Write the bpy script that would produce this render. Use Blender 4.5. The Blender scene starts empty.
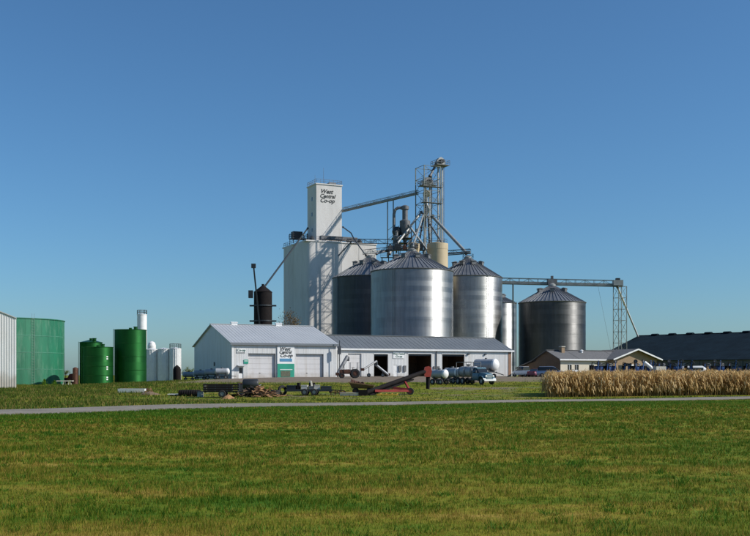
import bpy, math, random
import numpy as np
from mathutils import Vector, Matrix, Euler
R = math.radians
random.seed(7); rng = np.random.default_rng(7)
sc = bpy.context.scene
COL = sc.collection

# ------------------------------------------------------------------ camera, sky, sun, exposure
FPX, HZ, EYE = 1000.0, 375.0, 2.0            # focal length in 750-wide pixels, horizon row, eye height
cd = bpy.data.cameras.new('camera'); cam = bpy.data.objects.new('camera', cd); COL.objects.link(cam)
cd.sensor_width = 36; cd.lens = 36*FPX/750; cd.shift_y = (HZ-268)/750
cd.clip_start = .3; cd.clip_end = 20000
cam.location = (0, 0, EYE); cam.rotation_euler = (R(90), 0, 0)
sc.camera = cam
SUN_AZ, SUN_EL = 80, 34                      # azimuth from -Y towards +X
sdir = Vector((math.sin(R(SUN_AZ))*math.cos(R(SUN_EL)), -math.cos(R(SUN_AZ))*math.cos(R(SUN_EL)), math.sin(R(SUN_EL))))
w = bpy.data.worlds.new('World'); sc.world = w; w.use_nodes = True
nt = w.node_tree; nt.nodes.clear()
wo = nt.nodes.new('ShaderNodeOutputWorld'); bg = nt.nodes.new('ShaderNodeBackground'); sk = nt.nodes.new('ShaderNodeTexSky')
sk.sky_type = 'NISHITA'; sk.sun_disc = False; sk.sun_elevation = R(SUN_EL); sk.sun_rotation = R(180-SUN_AZ)
sk.altitude = 0; sk.air_density = 1.0; sk.dust_density = 0.7; sk.ozone_density = 10.0
bg.inputs[1].default_value = 0.113
tint = nt.nodes.new('ShaderNodeMix'); tint.data_type = 'RGBA'; tint.blend_type = 'MULTIPLY'; tint.inputs[0].default_value = 1
tint.inputs[7].default_value = (.95, 1.07, 1.0, 1)
nt.links.new(sk.outputs[0], tint.inputs[6]); nt.links.new(tint.outputs[2], bg.inputs[0]); nt.links.new(bg.outputs[0], wo.inputs[0])
sl = bpy.data.lights.new('sun', 'SUN'); sl.energy = 4.8; sl.angle = R(.5); sl.color = (1, .94, .86)
so = bpy.data.objects.new('sun', sl); COL.objects.link(so); so.rotation_euler = sdir.to_track_quat('Z', 'Y').to_euler()
so.location = (60, -10, 80)
vs = sc.view_settings; vs.view_transform = 'Standard'; vs.look = 'None'; vs.exposure = 0.0; vs.gamma = 1; vs.use_curve_mapping = False

# ------------------------------------------------------------------ measuring
def W(px, py, Y): return Vector(((px-375)*Y/FPX, Y, EYE+(HZ-py)*Y/FPX))
def smooth(a, b, x): t = np.clip((x-a)/(b-a), 0, 1); return t*t*(3-2*t)
def gz(X, Y):
    X = np.asarray(X, float); Y = np.asarray(Y, float)
    A = .45+1.2*smooth(-50, -12, X)
    z = A*smooth(72, 160, Y)*(1-smooth(330, 900, Y))
    z = z+.05*np.sin(X*.21+1)*np.sin(Y*.17)*smooth(20, 60, Y)*(1-smooth(110, 150, Y))
    return z
def G(X, Y): return float(gz(X, Y))
def onray(px, o, d):                          # parameter t where o+t*d crosses image column px
    k = (px-375)/FPX
    return (k*o[1]-o[0])/(d[0]-k*d[1])

# ------------------------------------------------------------------ materials
MATS = {}
def nodes(name):
    m = bpy.data.materials.new(name); m.use_nodes = True; t = m.node_tree
    MATS[name] = m
    return m, t, t.nodes['Principled BSDF']
def N(t, kind, **k):
    n = t.nodes.new(kind)
    for a, v in k.items(): setattr(n, a, v)
    return n
def noise(t, scale, detail=4, rough=.6, coord=None, stretch=None):
    tc = N(t, 'ShaderNodeNewGeometry').outputs['Position'] if coord is None else coord
    if stretch:
        mp = N(t, 'ShaderNodeMapping'); mp.inputs['Scale'].default_value = stretch
        t.links.new(tc, mp.inputs[0]); tc = mp.outputs[0]
    n = N(t, 'ShaderNodeTexNoise'); n.inputs['Scale'].default_value = scale; n.inputs['Detail'].default_value = detail
    n.inputs['Roughness'].default_value = rough
    t.links.new(tc, n.inputs['Vector']); return n.outputs['Fac']
def ramp(t, fac, stops):
    r = N(t, 'ShaderNodeValToRGB'); e = r.color_ramp.elements
    while len(e) < len(stops): e.new(.5)
    for i, (p, c) in enumerate(stops): e[i].position = p; e[i].color = (*c, 1) if len(c) == 3 else c
    t.links.new(fac, r.inputs[0]); return r.outputs[0]
def mix(t, fac, a, b, mode='MIX'):
    m = N(t, 'ShaderNodeMix', data_type='RGBA', blend_type=mode)
    for i, v in ((0, fac), (6, a), (7, b)):
        if isinstance(v, (int, float)): m.inputs[i].default_value = v
        elif isinstance(v, tuple): m.inputs[i].default_value = (*v, 1)
        else: t.links.new(v, m.inputs[i])
    return m.outputs[2]
def math_(t, op, a, b=0.0):
    m = N(t, 'ShaderNodeMath', operation=op)
    for i, v in enumerate((a, b)):
        if isinstance(v, (int, float)): m.inputs[i].default_value = v
        else: t.links.new(v, m.inputs[i])
    return m.outputs[0]
def paint(name, c, rough=.5, metal=0, var=.18, scale=.7, stretch=None, dirt=None, bump=0, spec=.5):
    m, t, b = nodes(name)
    lo = tuple(x*(1-var) for x in c); hi = tuple(min(1, x*(1+var)) for x in c)
    col = ramp(t, noise(t, scale, 6, .65, stretch=stretch), [(.3, lo), (.7, hi)])
    if dirt:
        d = ramp(t, noise(t, scale*2.3, 8, .7, stretch=stretch), [(.5, (0, 0, 0)), (.72, (1, 1, 1))])
        col = mix(t, math_(t, 'MULTIPLY', d, .55), col, dirt)
    t.links.new(col, b.inputs['Base Color'])
    b.inputs['Roughness'].default_value = rough; b.inputs['Metallic'].default_value = metal
    b.inputs['Specular IOR Level'].default_value = spec
    if bump:
        bp = N(t, 'ShaderNodeBump'); bp.inputs['Strength'].default_value = bump; bp.inputs['Distance'].default_value = .05
        t.links.new(noise(t, scale*6, 6), bp.inputs['Height']); t.links.new(bp.outputs[0], b.inputs['Normal'])
    return m
def corrugated(name, c, rough, metal, pitch, amp, ring=1.12, ringvar=.25):
    """sheet steel whose corrugations run round the wall: the normal tips up and down with height"""
    m, t, b = nodes(name)
    geo = N(t, 'ShaderNodeNewGeometry'); sep = N(t, 'ShaderNodeSeparateXYZ'); t.links.new(geo.outputs['Position'], sep.inputs[0])
    z = sep.outputs[2]
    s = math_(t, 'MULTIPLY', math_(t, 'SINE', math_(t, 'MULTIPLY', z, 2*math.pi/pitch)), amp)
    cx = N(t, 'ShaderNodeCombineXYZ'); t.links.new(s, cx.inputs[2])
    ad = N(t, 'ShaderNodeVectorMath', operation='ADD'); t.links.new(geo.outputs['Normal'], ad.inputs[0]); t.links.new(cx.outputs[0], ad.inputs[1])
    nm = N(t, 'ShaderNodeVectorMath', operation='NORMALIZE'); t.links.new(ad.outputs[0], nm.inputs[0])
    t.links.new(nm.outputs[0], b.inputs['Normal'])
    wn = N(t, 'ShaderNodeTexWhiteNoise', noise_dimensions='1D')
    t.links.new(math_(t, 'FLOOR', math_(t, 'DIVIDE', z, ring)), wn.inputs['W'])
    lo = tuple(x*(1-ringvar) for x in c)
    col = mix(t, wn.outputs['Value'], lo, c)
    ob = N(t, 'ShaderNodeTexCoord'); so_ = N(t, 'ShaderNodeSeparateXYZ'); t.links.new(ob.outputs['Object'], so_.inputs[0])   # each sheet of each ring weathers on its own
    ang = math_(t, 'ADD', math_(t, 'MULTIPLY', math_(t, 'ARCTAN2', so_.outputs[1], so_.outputs[0]), 3.2), math_(t, 'MULTIPLY', wn.outputs['Value'], 3.0))
    w2 = N(t, 'ShaderNodeTexWhiteNoise', noise_dimensions='2D'); cb_ = N(t, 'ShaderNodeCombineXYZ')
    t.links.new(math_(t, 'FLOOR', ang), cb_.inputs[0]); t.links.new(math_(t, 'FLOOR', math_(t, 'DIVIDE', z, ring)), cb_.inputs[1]); t.links.new(cb_.outputs[0], w2.inputs['Vector'])
    col = mix(t, math_(t, 'MULTIPLY', w2.outputs['Value'], .22), col, tuple(x*.5 for x in c))
    st = ramp(t, noise(t, .5, 6, .6, stretch=(3, 3, .35)), [(.3, (.72, .72, .72)), (.65, (1, 1, 1))])
    col = mix(t, .8, col, st, 'MULTIPLY')
    t.links.new(col, b.inputs['Base Color'])
    b.inputs['Metallic'].default_value = metal
    rr = math_(t, 'ADD', math_(t, 'MULTIPLY', wn.outputs['Value'], .08), rough)
    t.links.new(rr, b.inputs['Roughness'])
    return m
def M(n): return MATS[n]

corrugated('galvanised_wall', (.43, .44, .44), .34, 1, .1, .45, ringvar=.12)
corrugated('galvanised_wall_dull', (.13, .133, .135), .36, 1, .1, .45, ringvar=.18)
corrugated('green_wall', (.007, .105, .018), .45, .7, .1, .45, ring=1.0, ringvar=.12)
paint('galvanised_roof', (.22, .23, .245), .5, .6, .2, .6)
paint('galvanised', (.30, .31, .30), .5, .25, .2, .8)
paint('galvanised_old', (.15, .155, .16), .6, .3, .3, .8, dirt=(.12, .09, .07))
paint('steel_green_grey', (.15, .175, .16), .65, .2, .25, .8)
paint('dark_steel', (.035, .04, .045), .5, .3, .3, .8)
paint('black_steel', (.014, .012, .012), .8, 0, .3, 1, dirt=(.03, .02, .016), spec=.12)
paint('white_sheet', (.66, .665, .66), .45, 0, .05, .35, stretch=(1, 1, .3), dirt=(.6, .58, .55))
paint('white_paint', (.78, .78, .77), .4, 0, .06, .8, dirt=(.55, .53, .5))
paint('door_white', (.62, .61, .61), .5, 0, .04, .5)
paint('pale_roof', (.46, .48, .49), .42, .1, .07, .25, dirt=(.5, .5, .5))
paint('grey_roof', (.20, .215, .22), .45, .3, .12, .25, dirt=(.2, .2, .21))
paint('trim_dark', (.16, .18, .20), .5, 0, .1)
paint('trim_brown', (.27, .15, .09), .6, 0, .15)
paint('concrete_white', (.64, .625, .60), .85, 0, .09, .22, stretch=(1, 1, .22), dirt=(.45, .42, .38), bump=.3)
paint('cream_steel', (.50, .40, .25), .55, 0, .1, .5)
paint('faded_green', (.012, .14, .072), .55, 0, .25, .55, stretch=(1, 1, .22), dirt=(.13, .25, .175))
paint('deep_green', (.007, .082, .013), .36, .6, .15, .4, stretch=(1, 1, .3))
paint('faded_seam', (.05, .20, .13), .6, 0, .3, .8, dirt=(.16, .26, .19))
paint('sign_green', (.02, .30, .20), .5, 0, .08)
paint('sign_blue', (.08, .25, .42), .5, 0, .1)
paint('sign_white', (.78, .79, .78), .5, 0, .03)
paint('lettering_black', (.02, .025, .025), .5, 0, .1)
paint('lettering_green', (.02, .10, .07), .5, 0, .1)
paint('picture_brown', (.10, .11, .07), .6, 0, .6, 8)
paint('blue_roof', (.009, .019, .027), .8, 0, .3, .3, spec=.08)
paint('grey_wall', (.09, .10, .10), .6, 0, .15, .4)
paint('shingle', (.13, .13, .13), .9, 0, .2, 3, bump=.3)
paint('tan_brick', (.30, .21, .13), .85, 0, .12, 4, bump=.2)
paint('cream_siding', (.62, .56, .44), .7, 0, .06)
paint('brown_wood', (.13, .08, .045), .8, 0, .3, 3)
paint('rust', (.10, .04, .022), .8, .1, .4, 3, dirt=(.08, .04, .03))
paint('tan_board', (.30, .16, .07), .85, 0, .35, 2)
paint('pale_board', (.55, .52, .45), .8, 0, .2, 2)
paint('red_paint', (.28, .03, .025), .45, 0, .25, 2)
paint('head_red', (.50, .07, .045), .5, 0, .2, 2)
paint('yellow_paint', (.55, .36, .04), .5, 0, .2, 2)
paint('planter_blue', (.022, .075, .22), .45, 0, .3, 2)
paint('truck_blue', (.075, .15, .20), .35, 0, .12, 2)
paint('car_silver', (.28, .33, .42), .28, .4, .05)
paint('car_maroon', (.16, .05, .08), .28, .2, .05)
paint('car_white', (.75, .75, .77), .28, 0, .04)
paint('rubber', (.02, .02, .02), .85, 0, .2, 3)
paint('tank_grey', (.34, .36, .38), .5, .1, .12, 1, dirt=(.22, .2, .18))  # white tanks' shaded sides put into the colour; also serves truck tank and auger
paint('auger_grey', (.25, .25, .25), .55, .2, .2, 1)
paint('chrome', (.6, .6, .6), .3, .9, .1)
paint('lamp_glass', (.7, .7, .65), .2, 0, .05)
paint('bark', (.10, .075, .05), .9, 0, .3, 4, bump=.4)
paint('dirt', (.19, .13, .08), .95, 0, .3, 2, bump=.6)
for nm in ('white_sheet', 'door_white'):             # mud splashed up the foot of the sheds
    t = M(nm).node_tree; b = t.nodes['Principled BSDF']; old = b.inputs['Base Color'].links[0].from_socket
    sp = N(t, 'ShaderNodeSeparateXYZ'); t.links.new(N(t, 'ShaderNodeNewGeometry').outputs['Position'], sp.inputs[0])
    hgt = math_(t, 'SUBTRACT', sp.outputs[2], math_(t, 'MULTIPLY', noise(t, .9, 6, .7), 2.4))
    mr = N(t, 'ShaderNodeMapRange'); mr.inputs[1].default_value = .15; mr.inputs[2].default_value = 1.25; mr.inputs[3].default_value = .6; mr.inputs[4].default_value = 0
    t.links.new(hgt, mr.inputs[0]); c1 = mix(t, mr.outputs[0], old, (.36, .30, .23))
    stn = ramp(t, noise(t, 1.4, 7, .7, stretch=(1, 1, .06)), [(.5, (1, 1, 1)), (.72, (.80, .76, .70))])
    t.links.new(mix(t, .8, c1, stn, 'MULTIPLY'), b.inputs['Base Color'])
m, t, b = nodes('dark_glass'); b.inputs['Base Color'].default_value = (.02, .025, .03, 1); b.inputs['Roughness'].default_value = .08

def leafmat(name, stops, rough=.6, trans=.25, patch=.35, stretch=None):
    m, t, b = nodes(name)
    at = N(t, 'ShaderNodeAttribute', attribute_name='rnd')
    n1 = noise(t, patch, 5, .65, stretch=stretch)
    f = math_(t, 'ADD', math_(t, 'MULTIPLY', n1, 1.0), math_(t, 'MULTIPLY', math_(t, 'SUBTRACT', at.outputs['Fac'], .5), .40))
    col = ramp(t, f, stops)
    t.links.new(col, b.inputs['Base Color']); b.inputs['Roughness'].default_value = rough
    b.inputs['Specular IOR Level'].default_value = .1
    tr = N(t, 'ShaderNodeBsdfTranslucent'); t.links.new(col, tr.inputs[0])
    ms = N(t, 'ShaderNodeMixShader'); ms.inputs[0].default_value = trans
    out = t.nodes['Material Output']
    t.links.new(b.outputs[0], ms.inputs[1]); t.links.new(tr.outputs[0], ms.inputs[2]); t.links.new(ms.outputs[0], out.inputs[0])
    return m
GREENS = [(.36, (.058, .135, .009)), (.465, (.135, .175, .013)), (.55, (.215, .20, .019)), (.66, (.36, .25, .055))]
leafmat('grass_blade', GREENS, patch=.55, stretch=(.3, 1, 1), trans=.35)
leafmat('lush_blade', [(.3, (.045, .13, .010)), (.6, (.09, .19, .014)), (.85, (.19, .22, .025))], patch=.3)
leafmat('weed_blade', [(.36, (.04, .10, .010)), (.52, (.085, .13, .014)), (.66, (.26, .20, .06))], patch=.3)
leafmat('corn_leaf', [(.25, (.40, .25, .09)), (.5, (.63, .44, .19)), (.75, (.77, .59, .32))], trans=.35, patch=.5)
leafmat('autumn_leaf', [(.3, (.10, .075, .03)), (.6, (.19, .12, .05)), (.8, (.24, .17, .08))], patch=.8)

m, t, b = nodes('field_ground')
big = noise(t, .55, 5, .65, stretch=(.3, 1, 1)); fine = noise(t, 3.5, 6, .75)
f = math_(t, 'ADD', math_(t, 'MULTIPLY', big, .75), math_(t, 'MULTIPLY', fine, .25))
gr = ramp(t, f, GREENS)
at = N(t, 'ShaderNodeAttribute', attribute_name='bare')
bn = math_(t, 'ADD', at.outputs['Fac'], math_(t, 'MULTIPLY', math_(t, 'SUBTRACT', noise(t, .35, 6, .7), .5), 1.1))
bf = ramp(t, bn, [(.42, (0, 0, 0)), (.62, (1, 1, 1))])
soil = ramp(t, noise(t, 1.1, 8, .7), [(.3, (.13, .10, .07)), (.7, (.27, .22, .17))])
col = mix(t, bf, gr, soil)
t.links.new(col, b.inputs['Base Color']); b.inputs['Roughness'].default_value = .95; b.inputs['Specular IOR Level'].default_value = .1
bp = N(t, 'ShaderNodeBump'); bp.inputs['Strength'].default_value = .6; bp.inputs['Distance'].default_value = .08
t.links.new(noise(t, 6, 6, .7), bp.inputs['Height']); t.links.new(bp.outputs[0], b.inputs['Normal'])
m, t, b = nodes('gravel')
g = ramp(t, noise(t, 5, 8, .8), [(.3, (.17, .15, .12)), (.7, (.33, .30, .25))])
g2 = ramp(t, noise(t, .35, 4), [(.35, (.75, .74, .70)), (.65, (1, 1, 1))])
t.links.new(mix(t, 1.0, g, g2, 'MULTIPLY'), b.inputs['Base Color']); b.inputs['Roughness'].default_value = .95
bp = N(t, 'ShaderNodeBump'); bp.inputs['Strength'].default_value = .5; bp.inputs['Distance'].default_value = .05
t.links.new(noise(t, 12, 5, .7), bp.inputs['Height']); t.links.new(bp.outputs[0], b.inputs['Normal'])

# ------------------------------------------------------------------ mesh builder
class MB:
    def __init__(s): s.v = []; s.f = []
    def add(s, vs, fs):
        o = len(s.v); s.v += [tuple(v) for v in vs]; s.f += [tuple(i+o for i in f) for f in fs]; return s
    def box(s, x0, x1, y0, y1, z0, z1):
        return s.add([(x0,y0,z0),(x1,y0,z0),(x1,y1,z0),(x0,y1,z0),(x0,y0,z1),(x1,y0,z1),(x1,y1,z1),(x0,y1,z1)],
                     [(0,3,2,1),(4,5,6,7),(0,1,5,4),(1,2,6,5),(2,3,7,6),(3,0,4,7)])
    def prism(s, poly, axis, a, b):
        """extrude polygon (list of 2-tuples) along axis from a to b"""
        def mk(p, q): return {'x': (q, p[0], p[1]), 'y': (p[0], q, p[1]), 'z': (p[0], p[1], q)}[axis]
        n = len(poly); vs = [mk(p, a) for p in poly]+[mk(p, b) for p in poly]
        fs = [tuple(range(n-1, -1, -1)), tuple(range(n, 2*n))]+[(i, (i+1) % n, n+(i+1) % n, n+i) for i in range(n)]
        return s.add(vs, fs)
    def beam(s, p, q, w=.1, h=None, up=(0, 0, 1)):
        h = h or w; p = Vector(p); q = Vector(q); d = (q-p)
        if d.length < 1e-6: return s
        d.normalize(); u = Vector(up)
        if abs(d.dot(u)) > .98: u = Vector((1, 0, 0))
        a = d.cross(u).normalized(); c = a.cross(d).normalized()
        vs = []
        for e in (p, q):
            for i, j in ((-1,-1),(1,-1),(1,1),(-1,1)): vs.append(e+a*(i*w/2)+c*(j*h/2))
        return s.add(vs, [(0,1,2,3),(7,6,5,4),(0,4,5,1),(1,5,6,2),(2,6,7,3),(3,7,4,0)])
    def tube(s, p, q, r, r2=None, n=10, cap=True):
        r2 = r if r2 is None else r2; p = Vector(p); q = Vector(q); d = (q-p).normalized()
        u = Vector((0, 0, 1)) if abs(d.z) < .95 else Vector((1, 0, 0))
        a = d.cross(u).normalized(); c = d.cross(a).normalized(); vs = []
        for e, rr in ((p, r), (q, r2)):
            for i in range(n): th = 2*math.pi*i/n; vs.append(e+a*(rr*math.cos(th))+c*(rr*math.sin(th)))
        fs = [(i, (i+1) % n, n+(i+1) % n, n+i) for i in range(n)]
        if cap: fs += [tuple(range(n-1, -1, -1)), tuple(range(n, 2*n))]
        return s.add(vs, fs)
    def path(s, pts, r, n=8):
        for a, b in zip(pts, pts[1:]): s.tube(a, b, r, n=n)
        return s
    def lathe(s, prof, n=32, c=(0, 0), cap=True, axis='z', a0=0, a1=2*math.pi):
        full = abs(a1-a0-2*math.pi) < 1e-6; m_ = n if full else n+1; vs = []
        for r, z in prof:
            for i in range(m_):
                th = a0+(a1-a0)*i/n; x, y = r*math.cos(th), r*math.sin(th)
                vs.append({'z': (c[0]+x, c[1]+y, z), 'x': (z, c[0]+x, c[1]+y), 'y': (c[0]+x, z, c[1]+y)}[axis])
        fs = []
        for j in range(len(prof)-1):
            for i in range(n if not full else n):
                k = (i+1) % m_; q = (j*m_+i, j*m_+k, (j+1)*m_+k, (j+1)*m_+i)
                fs.append(q if axis != 'y' else q[::-1])
        if cap and full: fs += [tuple(range(m_-1, -1, -1)), tuple(range((len(prof)-1)*m_, len(prof)*m_))]
        return s.add(vs, fs)
    def ball(s, c, r, n=10, k=6, sq=(1, 1, 1)):
        vs = []; fs = []
        for j in range(k+1):
            ph = math.pi*j/k
            for i in range(n):
                th = 2*math.pi*i/n
                vs.append((c[0]+sq[0]*r*math.sin(ph)*math.cos(th), c[1]+sq[1]*r*math.sin(ph)*math.sin(th), c[2]-sq[2]*r*math.cos(ph)))
        for j in range(k):
            for i in range(n): fs.append((j*n+i, j*n+(i+1) % n, (j+1)*n+(i+1) % n, (j+1)*n+i))
        return s.add(vs, fs)
    def mesh(s, name, mat, smoothed=False):
        me = bpy.data.meshes.new(name); me.from_pydata(s.v, [], s.f); me.validate(); me.update()
        if mat: me.materials.append(M(mat))
        if smoothed:
            me.polygons.foreach_set('use_smooth', [True]*len(me.polygons))
            if smoothed != 'all': me.set_sharp_from_angle(angle=R(35))
        return me
    def build(s, name, mat, parent=None, smoothed=False, loc=None, rz=0):
        return link(name, s.mesh(name, mat, smoothed), parent, loc, rz)
    def world(s, parent):
        """points were given in world coordinates: bring them into parent's frame"""
        mi = parent_matrix(parent).inverted(); s.v = [tuple(mi @ Vector(v)) for v in s.v]; return s
def parent_matrix(o):
    m_ = Matrix.Translation(o.location) @ o.rotation_euler.to_matrix().to_4x4()
    return (parent_matrix(o.parent) @ m_) if o.parent else m_
def link(name, me, parent=None, loc=None, rz=0):
    o = bpy.data.objects.new(name, me); COL.objects.link(o)
    if parent is not None: o.parent = parent
    if loc is not None: o.location = loc
    if rz: o.rotation_euler = (0, 0, rz)
    return o
def tag(o, label, cat, group=None):
    o['label'] = label; o['category'] = cat
    if group: o['group'] = group
    return o
def thing(name, label, cat, loc, rz=0, group=None):
    o = link(name, None, None, loc, rz); return tag(o, label, cat, group)
def struct(o): o['kind'] = 'structure'; return o
def stuff(o): o['kind'] = 'stuff'; return o
def text(name, s, size, mat, parent, loc, rot=(R(90), 0, 0), shear=0, ext=.02, align='LEFT', bold=0.0, spacing=1.0):
    cu = bpy.data.curves.new(name, 'FONT'); cu.body = s; cu.size = size; cu.extrude = ext; cu.shear = shear; cu.align_x = align
    cu.offset = bold; cu.space_character = spacing; cu.resolution_u = 3
    o = bpy.data.objects.new(name+'_c', cu); COL.objects.link(o); bpy.context.view_layer.update()
    me = bpy.data.meshes.new_from_object(o.evaluated_get(bpy.context.evaluated_depsgraph_get()))
    bpy.data.objects.remove(o); bpy.data.curves.remove(cu)
    me.name = name; me.materials.clear(); me.materials.append(M(mat))
    t_ = link(name, me, parent, loc); t_.rotation_euler = rot; return t_
def copy_tree(o, parent=None):
    c = o.copy(); COL.objects.link(c); c.parent = parent
    for ch in o.children: copy_tree(ch, c)
    return c

A = R(25)                                      # the site's grid: fronts turned 25 degrees towards the sun
U = Vector((math.cos(A), math.sin(A), 0)); B = Vector((-math.sin(A), math.cos(A), 0))

# ------------------------------------------------------------------ ground, lane
def bare_amount(X, Y):
    yard = smooth(112, 134, Y)*(1-smooth(215, 260, Y))*smooth(-34, -24, X)*(1-smooth(40, 60, X))
    strip = .42*smooth(74, 82, Y)*(1-smooth(96, 112, Y))*smooth(-30, -16, X)*(1-smooth(14, 17, X))
    strip2 = .5*np.exp(-((Y-108)/5.0)**2)*smooth(0, 8, X)
    return np.clip(yard*(.62+.25*smooth(-24, -10, X)*(1-smooth(8, 20, X)))+strip+strip2, 0, 1)
xs = np.unique(np.concatenate([np.linspace(-6000, -400, 15), np.linspace(-400, -100, 21), np.arange(-100, 101, 2.0), np.linspace(100, 400, 21), np.linspace(400, 6000, 15)]))
ys = np.unique(np.concatenate([np.linspace(-300, 0, 11), np.arange(0, 240, 2.0), np.linspace(240, 500, 27), np.linspace(500, 9000, 25)]))
XX, YY = np.meshgrid(xs, ys); ZZ = gz(XX, YY)
nv = XX.size; nx = len(xs); ny = len(ys)
me = bpy.data.meshes.new('ground')
idx = np.arange(nv).reshape(ny, nx)
quads = np.stack([idx[:-1, :-1], idx[:-1, 1:], idx[1:, 1:], idx[1:, :-1]], -1).reshape(-1, 4)
def fast_mesh(me, V, F):
    F = np.asarray(F, np.int32); k = F.shape[1]
    me.vertices.add(len(V)); me.vertices.foreach_set('co', np.asarray(V, np.float32).ravel())
    me.loops.add(F.size); me.loops.foreach_set('vertex_index', F.ravel())
    me.polygons.add(len(F)); me.polygons.foreach_set('loop_start', np.arange(0, F.size, k, dtype=np.int32))
    me.update(calc_edges=True)
fast_mesh(me, np.stack([XX.ravel(), YY.ravel(), ZZ.ravel()], 1), quads)
me.polygons.foreach_set('use_smooth', [True]*len(me.polygons))
a = me.attributes.new('bare', 'FLOAT', 'POINT'); a.data.foreach_set('value', bare_amount(XX, YY).ravel().astype(np.float32))
me.materials.append(M('field_ground'))
struct(link('ground', me))

lane_pts = np.array([(-60, 34), (-34, 45.5), (-20, 53), (-11.6, 62), (-4, 67.5), (1.75, 70.5), (11, 75.5), (20, 79), (30.6, 82), (45, 84.5), (70, 87), (110, 89)], float)
def catmull(P, n=14):
    out = []
    for i in range(len(P)-1):
        p0, p1, p2, p3 = P[max(i-1, 0)], P[i], P[i+1], P[min(i+2, len(P)-1)]
        for k in range(n):
            t_ = k/n; out.append(.5*((2*p1)+(-p0+p2)*t_+(2*p0-5*p1+4*p2-p3)*t_**2+(-p0+3*p1-3*p2+p3)*t_**3))
    out.append(P[-1]); return np.array(out)
LC = catmull(lane_pts); LD = np.gradient(LC, axis=0); LD /= np.linalg.norm(LD, axis=1)[:, None]; LN = np.stack([-LD[:, 1], LD[:, 0]], 1)
def lane_y(X): return np.interp(X, LC[:, 0], LC[:, 1])
V = []; K = 9
for i in range(len(LC)):
    for k in range(K):
        s_ = -1+2*k/(K-1); hw = 4.0-1.7*smooth(-22, 5, LC[i][0])
        j = (random.uniform(-.6, .6) if k in (0, K-1) else 0)
        p = LC[i]+LN[i]*(hw*s_+j)
        V.append((p[0], p[1], G(p[0], p[1])+.03+.08*(1-s_*s_)-(.05 if k in (0, K-1) else 0)))
F = [(i*K+k, (i+1)*K+k, (i+1)*K+k+1, i*K+k+1) for i in range(len(LC)-1) for k in range(K-1)]
me = bpy.data.meshes.new('gravel_lane'); fast_mesh(me, V, [f[::-1] for f in F]); me.materials.append(M('gravel'))
struct(link('gravel_lane', me))

# ------------------------------------------------------------------ sheds
def wall_open(u0, u1, z0, z1, holes, d0=0, d1=.25):
    """a wall slab in the local x-z plane with rectangular openings"""
    m_ = MB(); us = sorted({u0, u1, *[h[0] for h in holes], *[h[1] for h in holes]})
    for a_, b_ in zip(us, us[1:]):
        c = (a_+b_)/2; spans = sorted((h[2], h[3]) for h in holes if h[0] < c < h[1]); z = z0
        for s0, s1 in spans:
            if s0 > z: m_.box(a_, b_, d0, d1, z, s0)
            z = s1
        if z < z1: m_.box(a_, b_, d0, d1, z, z1)
    return m_
def ribs(m_, u0, u1, z0, z1, holes, pitch=.305, d=-.018, w_=.06):
    u = u0+pitch/2
    while u < u1:
        spans = sorted((h[2], h[3]) for h in holes if h[0]-.03 < u < h[1]+.03); z = z0
        for s0, s1 in spans+[(z1, z1)]:
            if s0 > z+.05: m_.box(u-w_/2, u+w_/2, d, .0, z, s0)
            z = max(z, s1)
        u += pitch
    return m_
def sheet_wall(name, mat, parent, u0, u1, z0, z1, holes, pitch=.305):
    o = wall_open(u0, u1, z0, z1, holes).build(name, mat, parent)
    ribs(MB(), u0, u1, z0, z1, holes, pitch).build('rib', mat, o); return o
def gable_roof(parent, L, D, ze, rise, mat, over=.35, th=.12, pitch=.6, name='roof'):
    """ridge along local x"""
    for sgn, nm in ((0, 'roof_slope'), (1, 'roof_slope')):
        m_ = MB(); run = D/2+over; drop = rise*over/(D/2)
        y0 = (-over if sgn == 0 else D+over); y1 = D/2; zl = ze-drop; zh = ze+rise
        m_.add([(-over, y0, zl), (L+over, y0, zl), (L+over, y1, zh), (-over, y1, zh), (-over, y0, zl+th), (L+over, y0, zl+th), (L+over, y1, zh+th), (-over, y1, zh+th)],
               [(0,3,2,1),(4,5,6,7),(0,1,5,4),(1,2,6,5),(2,3,7,6),(3,0,4,7)])
        x = -over+pitch/2
        while x < L+over:
            m_.beam((x, y0, zl+th+.005), (x, y1-(.12 if sgn == 0 else -.12), zh+th+.005-.12*rise/(D/2)), .06, .04); x += pitch
        m_.build(nm, mat, parent)
    rc = MB().beam((-over-.02, D/2, ze+rise+th+.05), (L+over+.02, D/2, ze+rise+th+.05), .5, .08); rc.build('ridge_cap', mat, parent)

# --- white shop with the two big doors
o1 = Vector((-23.6, 165, 1.25)); L1, D1, H1, R1 = 18.7, 24.0, 6.05, 3.55
def u1(px): return onray(px, o1, U)
shop = thing('metal_shop', 'white ribbed metal shop with two big overhead doors and grey gable end', 'shed', o1, A)
dA = (u1(248.2), u1(275.5), .05, 4.35); dB = (u1(295.8), u1(323.5), .05, 4.35)
wd = (u1(238.6), u1(243.2), .05, 2.1)
sheet_wall('front_wall', 'white_sheet', shop, 0, L1, 0, H1, [dA, dB, wd])
for d in (dA, dB):
    m_ = MB()
    for k in range(5):
        z0 = d[2]+k*(d[3]-d[2])/5; m_.box(d[0]-.02, d[1]+.02, .36, .42, z0+.012, z0+(d[3]-d[2])/5-.012)
    m_.box(d[0]-.02, d[1]+.02, .43, .5, d[2], d[3])
    od = m_.build('overhead_door', 'door_white', shop)
    MB().box(d[0], d[1], -.03, .3, d[3]-.05, d[3]+.02).build('door_header', 'trim_dark', od)
    MB().box(d[0]+2, d[0]+2.25, .345, .36, 1.0, 1.1).build('handle', 'dark_steel', od)
m_ = MB().box(wd[0], wd[1], .08, .14, wd[2], wd[3]); od = m_.build('walk_door', 'white_paint', shop)
MB().box(wd[0]+.12, wd[1]-.12, .05, .078, 1.05, 1.95).build('pane', 'dark_glass', od)
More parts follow.
